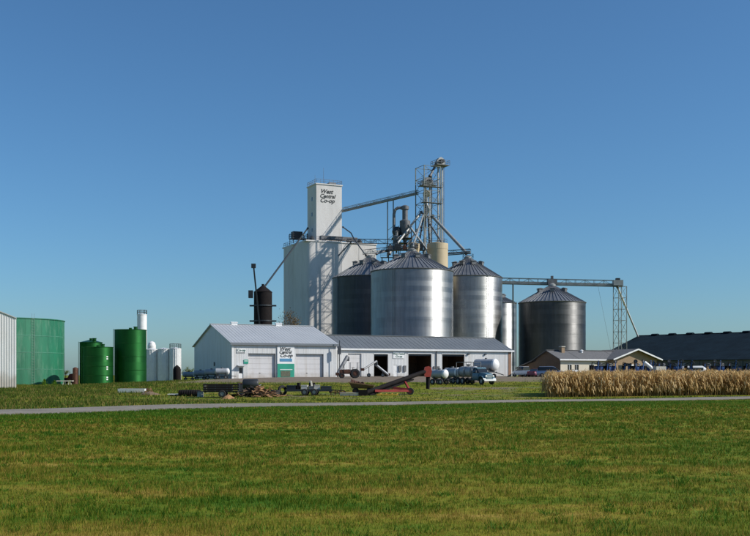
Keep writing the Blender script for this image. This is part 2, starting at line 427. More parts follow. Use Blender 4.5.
MB().box(wd[1]-.15, wd[1]-.08, .02, .08, .95, 1.05).build('handle', 'chrome', od)
MB().prism([(-.75, 2.2), (-.75, 2.26), (-.04, 2.42), (-.04, 2.3)], 'x', wd[0]-.25, wd[1]+.3).build('awning', 'pale_roof', shop)
def gable_wall(parent, x, D, H, rise, mat, name, sgn, pitch=.4):
    th = .25
    m_ = MB().prism([(0, 0), (D, 0), (D, H), (D/2, H+rise), (0, H)], 'x', x, x+sgn*th)
    o = m_.build(name, mat, parent); r_ = MB(); y = pitch/2
    while y < D:
        zt = H+rise*(1-abs(y-D/2)/(D/2)); r_.box(min(x, x-sgn*.018), max(x, x-sgn*.018), y-.03, y+.03, 0, zt); y += pitch
    r_.build('rib', mat, o); return o
gable_wall(shop, -.002, D1, H1, R1, 'white_sheet', 'gable_wall', 1)
gable_wall(shop, L1+.002, D1, H1, R1, 'white_sheet', 'gable_wall', -1)
MB().box(0, L1, D1-.25, D1, 0, H1).build('back_wall', 'white_sheet', shop)
gable_roof(shop, L1, D1, H1, R1, 'pale_roof')
MB().box(-.38, L1+.38, -.44, -.36, H1-.32, H1+.05).build('gutter', 'trim_dark', shop)
MB().box(-.035, 0.30, -.045, -.003, 0, H1-.3).build('corner_trim', 'white_paint', shop)
MB().box(L1-.25, L1+.035, -.045, -.003, 0, H1-.3).build('corner_trim', 'white_paint', shop)
for px in (233.5, 291):
    x = u1(px)
    v = MB().box(-.55, .55, -.3, .3, -.1, .32).prism([(-.4, .32), (.4, .32), (.4, .37), (0, .5), (-.4, .37)], 'x', -.62, .62).build('ridge_vent', 'white_paint', shop, loc=(max(x, 2)+2, D1/2, H1+R1+.1))
MB().box(u1(216)-u1(216)+1.2, 2.1, -.02, .02, 0, 0).build('threshold', 'gravel', shop) if False else None
# gable fittings
MB().box(-.12, -.04, D1*.42, D1*.42+.5, 2.3, 3.0).build('electric_box', 'dark_steel', shop)
# signboard between the doors
sb = thing('sign_panel', 'tall white and green signboard between the shop\'s overhead doors', 'sign', o1+U*u1(285.6)-B*.1, A)
wS = (u1(294.3)-u1(277.2))/2; zs = lambda py: EYE+(HZ-py)*.1695-o1.z
MB().box(-wS, wS, -.06, .03, .12, zs(345.8)).build('board', 'sign_white', sb)
MB().box(-wS+.02, wS-.02, -.085, -.062, .14, zs(363.8)).build('green_field', 'sign_green', sb)
MB().box(-wS*.72, wS*.72, -.085, -.062, zs(361.6), zs(358.6)).build('blue_band', 'sign_blue', sb)
MB().box(-wS*.6, wS*.5, -.11, -.088, .45, zs(370.9)).build('picture', 'picture_brown', sb)
MB().box(-wS*.7, wS*.75, -.11, -.088, zs(369.9), zs(369.3)).build('white_line', 'sign_white', sb)
text('lettering', 'West', .85, 'lettering_black', sb, (-wS*.75, -.07, zs(350.6)), shear=.3, bold=.02)
text('lettering', 'Central', .72, 'lettering_black', sb, (-wS*.8, -.07, zs(353.6)), shear=.3, bold=.02)
text('lettering', 'Co-op', .85, 'lettering_black', sb, (-wS*.7, -.07, zs(357.2)), shear=.3, bold=.02)
ws = thing('wall_sign', 'small lettered sign high by the shop\'s left corner', 'sign', o1+U*u1(241)-B*.06, A)
MB().box(-.75, .75, -.03, 0, zs(353.6), zs(349.2)).build('board', 'sign_white', ws)
text('lettering', 'Co-op', .55, 'lettering_green', ws, (-.7, -.04, zs(351.8)), bold=.01)
MB().box(-.7, .7, -.045, -.032, zs(353.2), zs(352.8)).build('underline', 'lettering_black', ws)
ws = thing('wall_sign', 'small square green sign beside the shop\'s walk door', 'sign', o1+U*u1(245.9)-B*.06, A)
MB().box(-.4, .4, -.03, 0, zs(364), zs(360)).build('board', 'sign_green', ws)
MB().box(-.3, .3, -.045, -.032, zs(361.6), zs(361)).build('white_line', 'sign_white', ws)

# --- long low shed with dark openings
o2 = Vector((-6.55, 177, 1.72)); L2, D2, H2, R2 = 36.2, 13.8, 4.95, 2.55
def u2(px): return onray(px, o2, U)
ls = thing('long_shed', 'long low white shed with three dark open bays and grey roof', 'shed', o2, A)
bays = [(u2(374), u2(388), .02, 4.05), (u2(408.3), u2(431.5), .02, 4.15), (u2(442.2), u2(464.5), .02, 4.15)]
ohd = (u2(348), u2(361.5), .02, 4.1); wk = (u2(393.6), u2(397.3), .02, 2.1)
sheet_wall('front_wall', 'white_sheet', ls, 0, L2, 0, H2, bays+[ohd, wk])
m_ = MB()
for k in range(5): m_.box(ohd[0], ohd[1], .2, .24, .03+k*.81, .03+k*.81+.79)
m_.box(ohd[0], ohd[1], .26, .32, .02, 4.1); m_.build('overhead_door', 'door_white', ls)
od = MB().box(wk[0], wk[1], .05, .12, .02, 2.1).build('walk_door', 'white_paint', ls)
MB().box(wk[1]-.16, wk[1]-.08, .0, .05, .95, 1.05).build('handle', 'chrome', od)
for b_ in bays:
    MB().box(b_[0]-.12, b_[1]+.12, -.06, -.003-.035, b_[3], b_[3]+.14).build('bay_header', 'white_paint', ls)
    MB().box(b_[0], b_[1], .3, .7, b_[3]-.35, b_[3]+.1).build('door_roll', 'dark_steel', ls)
gable_wall(ls, -.002, D2, H2, R2, 'white_sheet', 'gable_wall', 1)
gable_wall(ls, L2+.002, D2, H2, R2, 'white_sheet', 'gable_wall', -1)
MB().box(0, L2, D2-.25, D2, 0, H2).build('back_wall', 'white_sheet', ls)
MB().box(.3, L2-.3, .3, D2-.3, -.1, .03).build('floor', 'dirt', ls)
MB().box(.3, L2-.3, D2*.6, D2*.6+.1, .031, H2-.1).build('bay_dark_liner', 'brown_wood', ls)  # added unseen lining that keeps the open bays dark
for x in (u2(370), u2(403), u2(437), u2(470)): MB().box(x, x+.1, .3, D2*.6-.01, .031, H2-.1).build('bay_dark_liner', 'brown_wood', ls)  # added dark cross walls, stop white walls brightening the bays
gable_roof(ls, L2, D2, H2, R2, 'grey_roof', pitch=.9)
MB().box(-.38, L2+.38, -.44, -.36, H2-.24, H2+.05).build('gutter', 'white_paint', ls)
MB().box(u2(508.3), u2(511), -.075, -.036, .02, H2-.35).build('brown_door_post', 'trim_brown', ls)
MB().tube((u2(436.2), -.12, .1), (u2(436.2), -.12, H2-.3), .09).build('downspout', 'galvanised_old', ls)
for px in (399.8, 404.6):
    MB().box(u2(px)-.25, u2(px)+.25, -.2, -.036, .9, 2.0).build('electric_box', 'galvanised_old', ls)
for px in (434, 436.5, 438.5):
    MB().box(u2(px)-.16, u2(px)+.16, -.18, -.036, 1.4, 1.9).build('meter_box', 'galvanised_old', ls)
for px in (468, 485):
    MB().box(u2(px)-.2, u2(px)+.2, -.3, -.036, 4.1, 4.3).build('wall_lamp', 'dark_steel', ls)
ws = thing('wall_sign', 'white sign with green lettering on the long shed, between dark bays', 'sign', o2+U*u2(398.6)-B*.07, A)
MB().box(-1.15, 1.15, -.03, 0, 3.3, 4.5).build('board', 'sign_white', ws)
text('lettering', 'West Central', .42, 'lettering_green', ws, (0, -.04, 4.0), align='CENTER', shear=.2, bold=.012)
text('lettering', 'Co-op', .5, 'lettering_green', ws, (0, -.04, 3.5), align='CENTER', shear=.2, bold=.012)

# --- white shed at the left edge of the picture
cR = W(16.3, 385, 128); cR.z = G(cR.x, cR.y)-.05
aL = R(24); UL = Vector((math.cos(aL), math.sin(aL), 0))
LW, LD_, LH, LR = 16.0, 22.0, W(16.3, 318.2, 128).z-cR.z, 3.2
s3 = thing('metal_shed', 'tall white ribbed metal shed at the far left edge', 'shed', cR-UL*LW, aL)
m_ = MB().prism([(0, 0), (LW, 0), (LW, LH), (LW/2, LH+LR), (0, LH)], 'y', 0, .25); fw = m_.build('front_wall', 'white_sheet', s3)
r_ = MB(); x = .2
while x < LW: r_.box(x-.03, x+.03, -.05, 0, 0, LH+LR*(1-abs(x-LW/2)/(LW/2))); x += .3
r_.build('rib', 'white_sheet', fw)
MB().box(LW-.25, LW, .25, LD_, 0, LH).build('side_wall', 'white_sheet', s3)
MB().box(0, .25, .25, LD_, 0, LH).build('side_wall', 'white_sheet', s3)
MB().prism([(0, 0), (LW, 0), (LW, LH), (LW/2, LH+LR), (0, LH)], 'y', LD_, LD_+.25).build('back_wall', 'white_sheet', s3)
for sg in (0, 1):
    xe = -.3 if sg == 0 else LW+.05
    MB().add([(xe, -.15, LH-.05), (LW/2, -.15, LH+LR+.02), (LW/2, LD_+.4, LH+LR+.02), (xe, LD_+.4, LH-.05), (xe, -.15, LH+.07), (LW/2, -.15, LH+LR+.14), (LW/2, LD_+.4, LH+LR+.14), (xe, LD_+.4, LH+.07)],
             [(0,1,2,3),(7,6,5,4),(0,4,5,1),(1,5,6,2),(2,6,7,3),(3,7,4,0)]).build('roof_slope', 'pale_roof', s3)

# ------------------------------------------------------------------ galvanised grain bins
def ladder(m_, base, top, side, w_=.5, step=.4, r=.03):
    base = Vector(base); top = Vector(top); s_ = Vector(side).normalized()*w_/2
    m_.beam(base-s_, top-s_, r*2); m_.beam(base+s_, top+s_, r*2)
    n = int((top-base).length/step)
    for i in range(1, n): p = base.lerp(top, i/n); m_.beam(p-s_, p+s_, r)
    return m_
def grain_bin(label, px, Y, r, z_eave, z_apex, mat='galvanised_wall', lad=None, vents=8, z0=None, capbox=False):
    X = (px-375)*Y/FPX; zb = G(X, Y)-.1 if z0 is None else z0
    o = thing('grain_bin', label, 'grain bin', (X, Y, zb), 0, 'galvanised grain bins')
    H = z_eave-zb; prof = []; nr = max(3, round(H/1.12))
    for i in range(nr):
        z0_, z1_ = H*i/nr, H*(i+1)/nr; rr = r+(.012 if i % 2 else 0)
        prof += [(rr, z0_), (rr, z1_)]
    MB().lathe(prof, 96, cap=False).build('wall', mat, o, True)
    MB().lathe([(r+.1, -.2), (r+.1, .3)], 64).build('footing', 'concrete_white', o)
    ra = .8; rise = z_apex-z_eave
    rf = MB().lathe([(r+.18, H-.1), (ra, H+rise)], 72, cap=True).build('roof', 'galvanised_roof', o)
    rb = MB(); n = 52
    for i in range(n):
        th = 2*math.pi*i/n; c, s_ = math.cos(th), math.sin(th)
        rb.beam(((r+.16)*c, (r+.16)*s_, H-.04), (ra*c, ra*s_, H+rise+.05), .10, .16)
    rb.build('roof_rib', 'galvanised_roof', rf)
    MB().lathe([(r+.02, H-.25), (r+.2, H-.12), (r+.2, H-.02), (r+.02, H)], 64, cap=False).build('eave_ring', 'galvanised_old', o)
    cp = MB().lathe([(ra+.15, H+rise-.15), (ra+.15, H+rise+.35), (ra*.6, H+rise+.7), (.3, H+rise+.75)], 20).build('peak_cap', 'galvanised', o)
    k = rise/(r-ra)
    for i in range(vents):
        th = 2*math.pi*(i+.35)/vents; rr = r*.42; zz = H+(r-rr)*k
        v = MB().box(-.45, .45, -.5, .5, -.1, .7).prism([(-.62, .7), (.62, .7), (.62, .78), (0, .98), (-.62, .78)], 'y', -.65, .65)
        v.build('roof_vent', 'galvanised_old', o, loc=(rr*math.cos(th), rr*math.sin(th), zz), rz=th)
    rl = MB(); n = 40; rr = r-.25; zz = H+.25*k
    if lad is not None:
        th = R(lad); d = Vector((math.cos(th), math.sin(th), 0)); sd = Vector((-d.y, d.x, 0))
        ld = ladder(MB(), d*(r+.25), d*(r+.25)+Vector((0, 0, H+.3)), sd)
        ld.build('ladder', 'galvanised', o)
        ladder(MB(), d*(r-.1)+Vector((0, 0, H+.25)), d*1.2+Vector((0, 0, H+rise-.1)), sd, step=.6).build('roof_ladder', 'galvanised', o)
    return o
binA = grain_bin('widest galvanised grain bin in the centre, nearest of the cluster', 412, 225, 9.25, 25.2, 29.8, lad=-118)
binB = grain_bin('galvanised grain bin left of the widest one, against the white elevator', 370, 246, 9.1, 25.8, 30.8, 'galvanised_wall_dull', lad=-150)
binC = grain_bin('galvanised grain bin right of the widest one, under the catwalk end', 468, 250, 8.5, 26.2, 31.1, lad=-60)
binD = grain_bin('narrow galvanised grain bin peeping out behind the right bin of the cluster', 497, 275, 5.2, 21.7, 24.0, lad=-20, vents=4)
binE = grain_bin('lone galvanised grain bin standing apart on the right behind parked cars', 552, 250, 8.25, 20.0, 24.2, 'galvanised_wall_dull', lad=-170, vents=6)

# ------------------------------------------------------------------ concrete elevator with headhouse
oE = Vector((-17.8, 262, G(-17.8, 262)-.1)); zE = W(307, 241, 262).z-oE.z
el = thing('concrete_elevator', 'white concrete grain elevator with tall lettered headhouse tower', 'grain elevator', oE, A)
foot = [(20, 0), (1.4, 0)]
for k in range(1, 7): th = R(270-90*k/6); foot.append((1.4+1.4*math.cos(th), 1.4+1.4*math.sin(th)))
def bulge(b0, b1, d, n=10): return [(-d*math.sin(math.pi*k/n), b0+(b1-b0)*k/n) for k in range(1, n+1)]
foot += bulge(1.4, 10, .9)+[(.12, 10.1)]+bulge(10.2, 18, .9)+[(20, 18)]
MB().prism(foot[::-1], 'z', 0, zE).build('silo_block', 'concrete_white', el, True)
MB().prism([(-.35, -.2), (20.2, -.2), (20.2, 18.2), (-.35, 18.2)], 'z', zE+.003, zE+.35).build('roof_slab', 'concrete_white', el)
rb = MB()
for k in range(1, 4): rb.box(k*5-.12, k*5+.12, -.05, .0, 0, zE-.05)
rb.build('pilaster', 'concrete_white', el)
def railing(m_, pts, h=1.1, post=1.6, r=.06, closed=False):
    P = [Vector(p) for p in pts]
    if closed: P.append(P[0])
    for a_, b_ in zip(P, P[1:]):
        n = max(1, int((b_-a_).length/post))
        for i in range(n+1): p = a_.lerp(b_, i/n); m_.beam(p, p+Vector((0, 0, h)), r)
        for q in (h, h*.55): m_.beam(a_+Vector((0, 0, q)), b_+Vector((0, 0, q)), r)
    return m_
railing(MB(), [(0, .1, zE+.35), (20, .1, zE+.35), (20, 18, zE+.35), (0, 18, zE+.35)], closed=True).build('roof_railing', 'dark_steel', el)
tx, ty, tw, td = 4.2, 4.0, 7.4, 6.6; zT = W(316.5, 184, 267.4).z-oE.z
tw_ = MB().prism([(tx, ty), (tx+tw, ty), (tx+tw, ty+td), (tx, ty+td)], 'z', zE+.352, zT).build('headhouse', 'concrete_white', el)
MB().prism([(tx-.2, ty-.2), (tx+tw+.2, ty-.2), (tx+tw+.2, ty+td+.2), (tx-.2, ty+td+.2)], 'z', zT+.002, zT+.3).build('roof_slab', 'concrete_white', tw_)
railing(MB(), [(tx, ty, zT+.3), (tx+tw, ty, zT+.3), (tx+tw, ty+td, zT+.3), (tx, ty+td, zT+.3)], closed=True, post=1.2).build('railing', 'galvanised_old', tw_)
MB().tube((tx+3.3, ty+3, zT+.3), (tx+3.3, ty+3, zT+5.2), .06, .03).tube((tx+1.2, ty+4, zT+.3), (tx+1.2, ty+4, zT+3.2), .05, .03).build('antenna', 'galvanised_old', tw_)
MB().box(tx+4.6, tx+6.6, ty+2, ty+4, zT+.3, zT+1.2).build('roof_hatch', 'galvanised_old', tw_)
for i in range(4):
    z = zT-4-i*4.2; MB().box(tx-.03, tx, ty+2.8, ty+3.5, z, z+1).build('window', 'dark_glass', tw_)
lt = [('West', 1.6, 1.1, 2.3), ('Central', 1.45, .95, 3.5), ('Co-op', 1.6, 1.0, 4.75)]
for s_, sz, dx, dz in lt:
    text('lettering', s_, sz, 'lettering_black', tw_, (tx+dx, ty-.02, zT-dz), shear=.35, bold=.045, ext=.015)
# equipment on the elevator roof
rq = MB(); rq.box(4.5, 15, 1.2, 2.6, zE+.9, zE+1.9).build('roof_conveyor', 'galvanised_old', el)
lg = MB()
for x in (4.8, 7.5, 10, 12.5, 14.8):
    for y in (1.3, 2.5): MB().beam((x, y, zE+.35), (x, y, zE+.9), .12).build('conveyor_leg', 'dark_steel', el)
for x in (2.6, 13.2, 16.5): MB().lathe([(.7, zE+.35), (.7, zE+1.2), (.35, zE+1.7), (.2, zE+1.8)], 14, c=(x, 3.2)).build('roof_vent', 'dark_steel', el)
# dark distributing platform at the tower's left
pf = MB(); pf.box(-1.2, 3.2, 7.5, 10.5, zE+1.6, zE+1.8)
for x in (-1, 3):
    for y in (7.7, 10.3): pf.beam((x, y, zE+.3), (x, y, zE+3.2), .14)
pf.build('platform', 'dark_steel', el); railing(MB(), [(-1.2, 7.5, zE+1.8), (3.2, 7.5, zE+1.8), (3.2, 10.5, zE+1.8), (-1.2, 10.5, zE+1.8)], closed=True, r=.09).build('platform_railing', 'dark_steel', el)
MB().box(-.8, 1.8, 8, 10, zE+1.85, zE+3.6).build('drive_box', 'dark_steel', el)

# dark tank fed by the long spout
Xd = (263-375)*.215; dt = thing('dark_tank', 'black narrow steel tank with pointed top behind the white shop roof', 'tank', (Xd, 215, G(Xd, 215)-.1))
h = W(263, 292, 215).z-dt.location.z
MB().lathe([(1.95, 0), (1.95, h)], 32).build('wall', 'black_steel', dt, True)
MB().lathe([(2.05, h-.05), (.3, h+1.35), (.3, h+1.7)], 32).build('roof', 'black_steel', dt)
for z in (h-3.1, h-6.4, h-9.8, h-13):
    MB().lathe([(1.97, z), (2.12, z), (2.12, z+.3), (1.97, z+.3)], 32, cap=False).build('band', 'dark_steel', dt)
    for s_ in (-1, 1): MB().box(s_*2.5-.35, s_*2.5+.35, -.4, .4, z, z+.3).build('bracket', 'dark_steel', dt)
lg = thing('leaning_leg', 'slim dark elevator leg leaning beside the black tank', 'conveyor', W(258, 300, 212.6)*1.0)
lg.location.z = G(lg.location.x, 212.6)
MB().beam(W(259.6, 325, 212.6), W(253.8, 268, 212.6), .3, .3).beam(W(259.6, 325, 212.6), Vector((W(261.5, 0, 0).x*0+lg.location.x+.6, 212.6, lg.location.z)), .3, .3).world(lg).build('trunk', 'lettering_black', lg)
MB().box(-.5, .4, -.4, .4, 0, .9).build('head', 'dark_steel', lg, loc=(W(253.8, 268, 212.6)-lg.location))
MB().box(-.9, .0, -.5, .5, 0, 1.6).build('drive', 'dark_steel', lg, loc=(W(255.2, 298, 212.6)-lg.location-Vector((.5, 0, 0))))
def spout(label, pts, r, mat, name='spout', cat='spout', collar=True):
    P = [Vector(p) for p in pts]
    o = thing(name, label, cat, P[-1]); MB().path(P, r, 10).world(o).build('pipe', mat, o, True)
    if collar:
        for p, d in ((P[0], P[1]-P[0]), (P[-1], P[-2]-P[-1])):
            d = d.normalized(); MB().tube(p, p+d*.35, r*1.5, n=12).world(o).build('collar', 'galvanised_old', o)
    return o
spout('long black spout slanting from the elevator roof down to the black tank', [oE+U*3.0+B*7.2+Vector((0, 0, zE+4.5)), W(264, 287.5, 215)], .2, 'lettering_black')

# ------------------------------------------------------------------ lattice tower with elevator legs
def lattice(name, label, cat, c, wd_, z0, z1, bay, rz, mat='steel_green_grey', leg=.22, br=.11, landings=()):
    o = thing(name, label, cat, (c[0], c[1], z0), rz); hw = wd_/2; H = z1-z0
    cs = [(-hw, -hw), (hw, -hw), (hw, hw), (-hw, hw)]
    for x, y in cs: MB().beam((x, y, 0), (x, y, H), leg).build('leg', mat, o)
    n = max(1, round(H/bay)); proto = {}
    for i in range(n):
        za, zb = H*i/n, H*(i+1)/n
        m_ = MB()
        for k in range(4):
            p, q = cs[k], cs[(k+1) % 4]
            m_.beam((*p, H/n), (*q, H/n), br)
            if i % 2: m_.beam((*p, 0), (*q, H/n), br*.8)
            else: m_.beam((*q, 0), (*p, H/n), br*.8)
        key = i % 2
        if key not in proto: proto[key] = m_.mesh('brace_bay', mat)
        link('brace_bay', proto[key], o, (0, 0, za))
    for z in landings:
        zz = z-z0; lo = MB().box(-hw-.5, hw+.5, -hw-.5, -hw+1.0, zz-.08, zz).build('landing', 'galvanised_old', o)
        railing(MB(), [(-hw-.5, -hw-.5, zz), (hw+.5, -hw-.5, zz), (hw+.5, -hw+1, zz), (-hw-.5, -hw+1, zz)], closed=True, post=1.4, r=.05).build('railing', mat, lo)
    return o
TY = 257.4; tc = W(428, 0, TY)
zt = lambda py: EYE+(HZ-py)*TY/FPX
lt_ = lattice('lattice_tower', 'tall open steel lattice tower holding the elevator legs above the bins', 'tower', (tc.x, TY), 4.7, 1.6, zt(167.5), 3.1, A, leg=.2, br=.10, landings=(zt(204), zt(188)))
ladder(MB(), (-1.9, -2.3, 0), (-1.9, -2.3, zt(169)-1.6), (1, 0, 0), w_=.7, step=.5).build('ladder', 'galvanised', lt_)
def elevator_leg(label, px, Y, ytop, rz, sep=1.5, head=1.5, zb=1.6):
    p = W(px, ytop, Y); o = thing('elevator_leg', label, 'grain leg', (p.x, Y, zb), rz, 'bucket elevator legs'); H = p.z-zb
    for s_ in (-1, 1): MB().box(s_*sep/2-.16, s_*sep/2+.16, -.18, .18, 0, H-.9).build('trunk', 'galvanised', o)
    hd = MB().prism([(-sep/2-.5, H-1.0), (sep/2+.5, H-1.0), (sep/2+.55, H-.2), (sep/2, H+.55), (0, H+.85), (-sep/2, H+.55), (-sep/2-.55, H-.2)], 'y', -.55, .55)
    hh = hd.build('head', 'galvanised', o)
    MB().box(-.5, .5, -1.5, -.57, H-.7, H+.1).build('drive_motor', 'dark_steel', hh)
    pl = MB().box(-sep/2-1.3, sep/2+1.3, -1.7, 1.7, H-1.45, H-1.3).build('platform', 'galvanised_old', o)
    q = [(-sep/2-1.3, -1.7, H-1.3), (sep/2+1.3, -1.7, H-1.3), (sep/2+1.3, 1.7, H-1.3), (-sep/2-1.3, 1.7, H-1.3)]
    railing(MB(), q, closed=True, post=1.1, r=.07).build('railing', 'galvanised_old', pl)
    MB().box(-sep/2-.6, sep/2+.6, -.5, .5, 0, 1.4).build('boot', 'galvanised_old', o)
    ladder(MB(), (sep/2+.5, 0, 0), (sep/2+.5, 0, H-1.3), (0, 1, 0)).build('ladder', 'galvanised_old', o)
    return o, p
leg1, h1 = elevator_leg('tallest elevator leg, its head above the right side of the lattice tower', 440.2, 260.5, 160.5, R(25), sep=1.2)
leg2, h2 = elevator_leg('shorter elevator leg with rust-stained head inside the lattice tower', 427.5, 258.2, 180.5, R(25), sep=1.3)
for c in leg2.children:
    if c.name.startswith('head'): c.data.materials.clear(); c.data.materials.append(M('galvanised_old'))
spout('short spout linking the tallest leg head to the lower leg head', [h1+Vector((-1, 0, -.8)), h2+Vector((.6, 0, 1.0))], .3, 'galvanised_old')
db = thing('distributor', 'cream and grey distributor hopper in the middle of the lattice tower', 'hopper', W(426.5, 213, 257.5))
MB().lathe([(.35, -.6), (.75, .6), (.75, 1.6), (.35, 2.4), (.25, 5.4)], 16).build('hopper', 'galvanised', db, True)
MB().lathe([(.9, 4.3), (.9, 5.3), (.4, 5.9)], 12).build('valve', 'cream_steel', db)

# gallery bridge from the headhouse to the tower
def truss(name, label, cat, p, q, wd_, ht, bay=2.2, mat='steel_green_grey', deck='galvanised_old', ch=.12, box=True, group=None, cb=(.7, .6)):
    p = Vector(p); q = Vector(q); o = thing(name, label, cat, p, 0, group); d = q-p; n = max(1, round(d.length/bay)); up = Vector((0, 0, 1))
    s_ = Vector((-d.y, d.x, 0)).normalized()*wd_/2
    m_ = MB()
    for sg in (-1, 1):
        for z in (0, ht): m_.beam(s_*sg+up*z, s_*sg+up*z+d, ch)
    m_.build('chord', mat, o); m_ = MB()
    for i in range(n+1):
        a_ = d*(i/n)
        for sg in (-1, 1): m_.beam(a_+s_*sg, a_+s_*sg+up*ht, ch*.7)
        if i < n:
            b2 = d*((i+1)/n)
            for sg in (-1, 1): m_.beam(a_+s_*sg+(up*ht if i % 2 else up*0), b2+s_*sg+(up*0 if i % 2 else up*ht), ch*.6)
    m_.build('web', mat, o)
    MB().beam(up*.02, d+up*.02, wd_*.55, .06).build('deck', deck, o)
    if box: MB().beam(up*(.1+.3), d+up*(.1+.3), *cb).build('conveyor', 'galvanised', o)
    return o
pT = W(418, 194, 258.4); pH = oE+U*(tx+tw)+B*(ty+1.5); pH.z = W(342.5, 212.5, pH.y).z
truss('gallery_bridge', 'sloping conveyor bridge from the lettered headhouse to the lattice tower', 'conveyor bridge', pH, pT, .8, 1.0, mat='galvanised', ch=.09, cb=(.34, .36))
pm = pH.lerp(pT, .66)
pp = thing('bridge_post', 'pair of thin steel posts holding up the sloping conveyor bridge', 'post', (pm.x, pm.y, 33))
for s_ in (-.75, .75): MB().beam((s_, 0, 0), (s_, 0, pm.z-33), .28).build('post', 'steel_green_grey', pp)
for z in (2.2, 4.6, 7): MB().beam((-.75, 0, z), (.75, 0, z+1.2), .1).build('brace', 'steel_green_grey', pp)
# catwalk from elevator roof across to the bins
pA = W(343, 243.2, 268.5); pB = W(414, 244, 257)
truss('catwalk', 'long level catwalk from the elevator roof to the lattice tower', 'catwalk', pA, pB, .8, 1.1, mat='dark_steel', ch=.09, box=False)
pl = W(388, 238, pm.y)
cw = thing('platform', 'small dark platform at the foot of the bridge posts', 'platform', (pm.x, pm.y, 32.2))
MB().box(-2.6, 2.4, -.5, .5, .6, .75).build('deck', 'dark_steel', cw)
railing(MB(), [(-2.6, -.5, .75), (2.4, -.5, .75), (2.4, .5, .75), (-2.6, .5, .75)], closed=True, post=1.5, r=.04).build('railing', 'dark_steel', cw)
for x in (-2.2, 2.0): MB().beam((x, 0, -6), (x, 0, .55), .25).build('post', 'dark_steel', cw)
# catwalks joining the bin peaks
pkA = Vector((binA.location.x, 225, 30.5)); pkB = Vector((binB.location.x, 246, 31.5)); pkC = Vector((binC.location.x, 250, 31.9))
truss('catwalk', 'dark catwalk between lattice tower and the right bin\'s peak', 'catwalk', W(429, 256.5, 253), pkC+Vector((.6, 0, .5)), 1.0, 1.1, mat='dark_steel', ch=.1, cb=(.4, .4))
truss('catwalk', 'dark catwalk rising from the left bin\'s peak towards the tower', 'catwalk', pkB+Vector((-1.5, 0, .2)), W(413, 249, 253.5), 1.0, 1.1, mat='dark_steel', ch=.1, cb=(.4, .4))
truss('catwalk', 'short catwalk over the widest bin\'s peak', 'catwalk', pkA+Vector((0, -.2, .1)), W(420, 248, 252.5), 1.0, 1.1, mat='dark_steel', ch=.1, cb=(.4, .4))
for o_, p in ((binA, pkA), (binB, pkB), (binC, pkC)):
    b0 = p-o_.location
    MB().box(b0.x-1.0, b0.x+1.0, b0.y-1, b0.y+1, b0.z-1.1, b0.z-.95).build('peak_platform', 'dark_steel', o_)
    railing(MB(), [b0+Vector((-1.2, -1.2, -.9)), b0+Vector((1.2, -1.2, -.9)), b0+Vector((1.2, 1.2, -.9)), b0+Vector((-1.2, 1.2, -.9))], closed=True, r=.07).build('peak_railing', 'dark_steel', o_)
# spouts
S = [('pale spout slanting left from the tower to the left bin\'s side', (421.5, 212, 256.5), (389, 254, 248), .3, 'galvanised'),
     ('pale spout crossing down rightwards over the widest bin', (408.5, 225, 252), (428.5, 252, 250), .28, 'galvanised'),
     ('thick spout slanting right from the tower to the right bin\'s peak', (432, 216, 257), (467, 253.5, 250.5), .38, 'galvanised'),
     ('steep dark spout inside the tower, leftmost of three', (424, 214, 256.2), (418.5, 247, 254), .2, 'dark_steel'),
     ('steep dark spout inside the tower, middle of three', (426, 216, 256.0), (423.5, 247, 254), .2, 'galvanised_old'),
     ('steep dark spout inside the tower, rightmost of three', (428, 216, 256.0), (429.5, 246, 255.4), .2, 'dark_steel'),
     ('thin spout running down from tower to the widest bin\'s peak', (423.5, 214, 255.8), (412.5, 247.5, 226), .22, 'galvanised')]
for lb, a_, b_, r, mt in S: spout(lb, [W(*a_), W(*b_)], r, mt)
spout('thin dark pipe bending down from the headhouse over the elevator roof', [W(342.8, 227, 268), W(351, 233, 263), W(354.5, 240, 262), W(366, 255.5, 247.5)], .16, 'galvanised_old')
spout('thin pipe slanting across the white elevator front', [W(352, 241, 261.5), W(338, 256, 262)], .16, 'galvanised_old', collar=False)
# dust cyclone cluster left of the tower
cy = thing('dust_cyclone', 'dark dust cyclone with gooseneck duct beside the tower', 'cyclone', W(405, 243, 254))
s_ = .254
MB().lathe([(.35, -1.5), (.4, .2), (1.35, 3.0), (1.35, 5.6), (.7, 5.9)], 18).build('body', 'galvanised_old', cy, True)
MB().lathe([(.7, 5.9), (.7, 8.4), (1.0, 8.5), (1.0, 9.3), (.4, 9.6)], 14).build('stack', 'galvanised_old', cy, True)
MB().path([(0, 0, 8.8), (-1.6, 0, 9.0), (-2.5, 0, 8.5), (-2.8, 0, 7.4), (-2.8, 0, 3.5), (-1.2, 0, 2.5)], .38).build('gooseneck', 'galvanised_old', cy)
MB().ball((-2.0, .1, 2.9), 1.3, 12, 8).build('fan_housing', 'dark_steel', cy)
fr = MB()
for x in (-1.6, 1.6):
    for y in (-1.2, 1.2): fr.beam((x, y, -6), (x, y, 4.2), .16)
fr.box(-2.4, 2.4, -1.6, 1.6, -.2, -.05).box(-3.4, 1.8, -1.4, 1.4, 1.1, 1.2); fr.build('frame', 'dark_steel', cy)
cy2 = thing('dust_cyclone', 'smaller dark cyclone low behind the widest bin\'s peak, left of the gooseneck', 'cyclone', W(396.5, 248, 252))
MB().lathe([(.2, -1.2), (.25, .1), (.8, 1.6), (.8, 3.0), (.4, 3.2), (.4, 4.0), (.55, 4.05), (.1, 4.4)], 16).build('body', 'galvanised_old', cy2, True)
fr = MB()
for x in (-.9, .9):
    for y in (-.8, .8): fr.beam((x, y, -5), (x, y, 2.2), .12)
fr.box(-1.4, 1.4, -1, 1, -.3, -.18).build('frame', 'dark_steel', cy2)
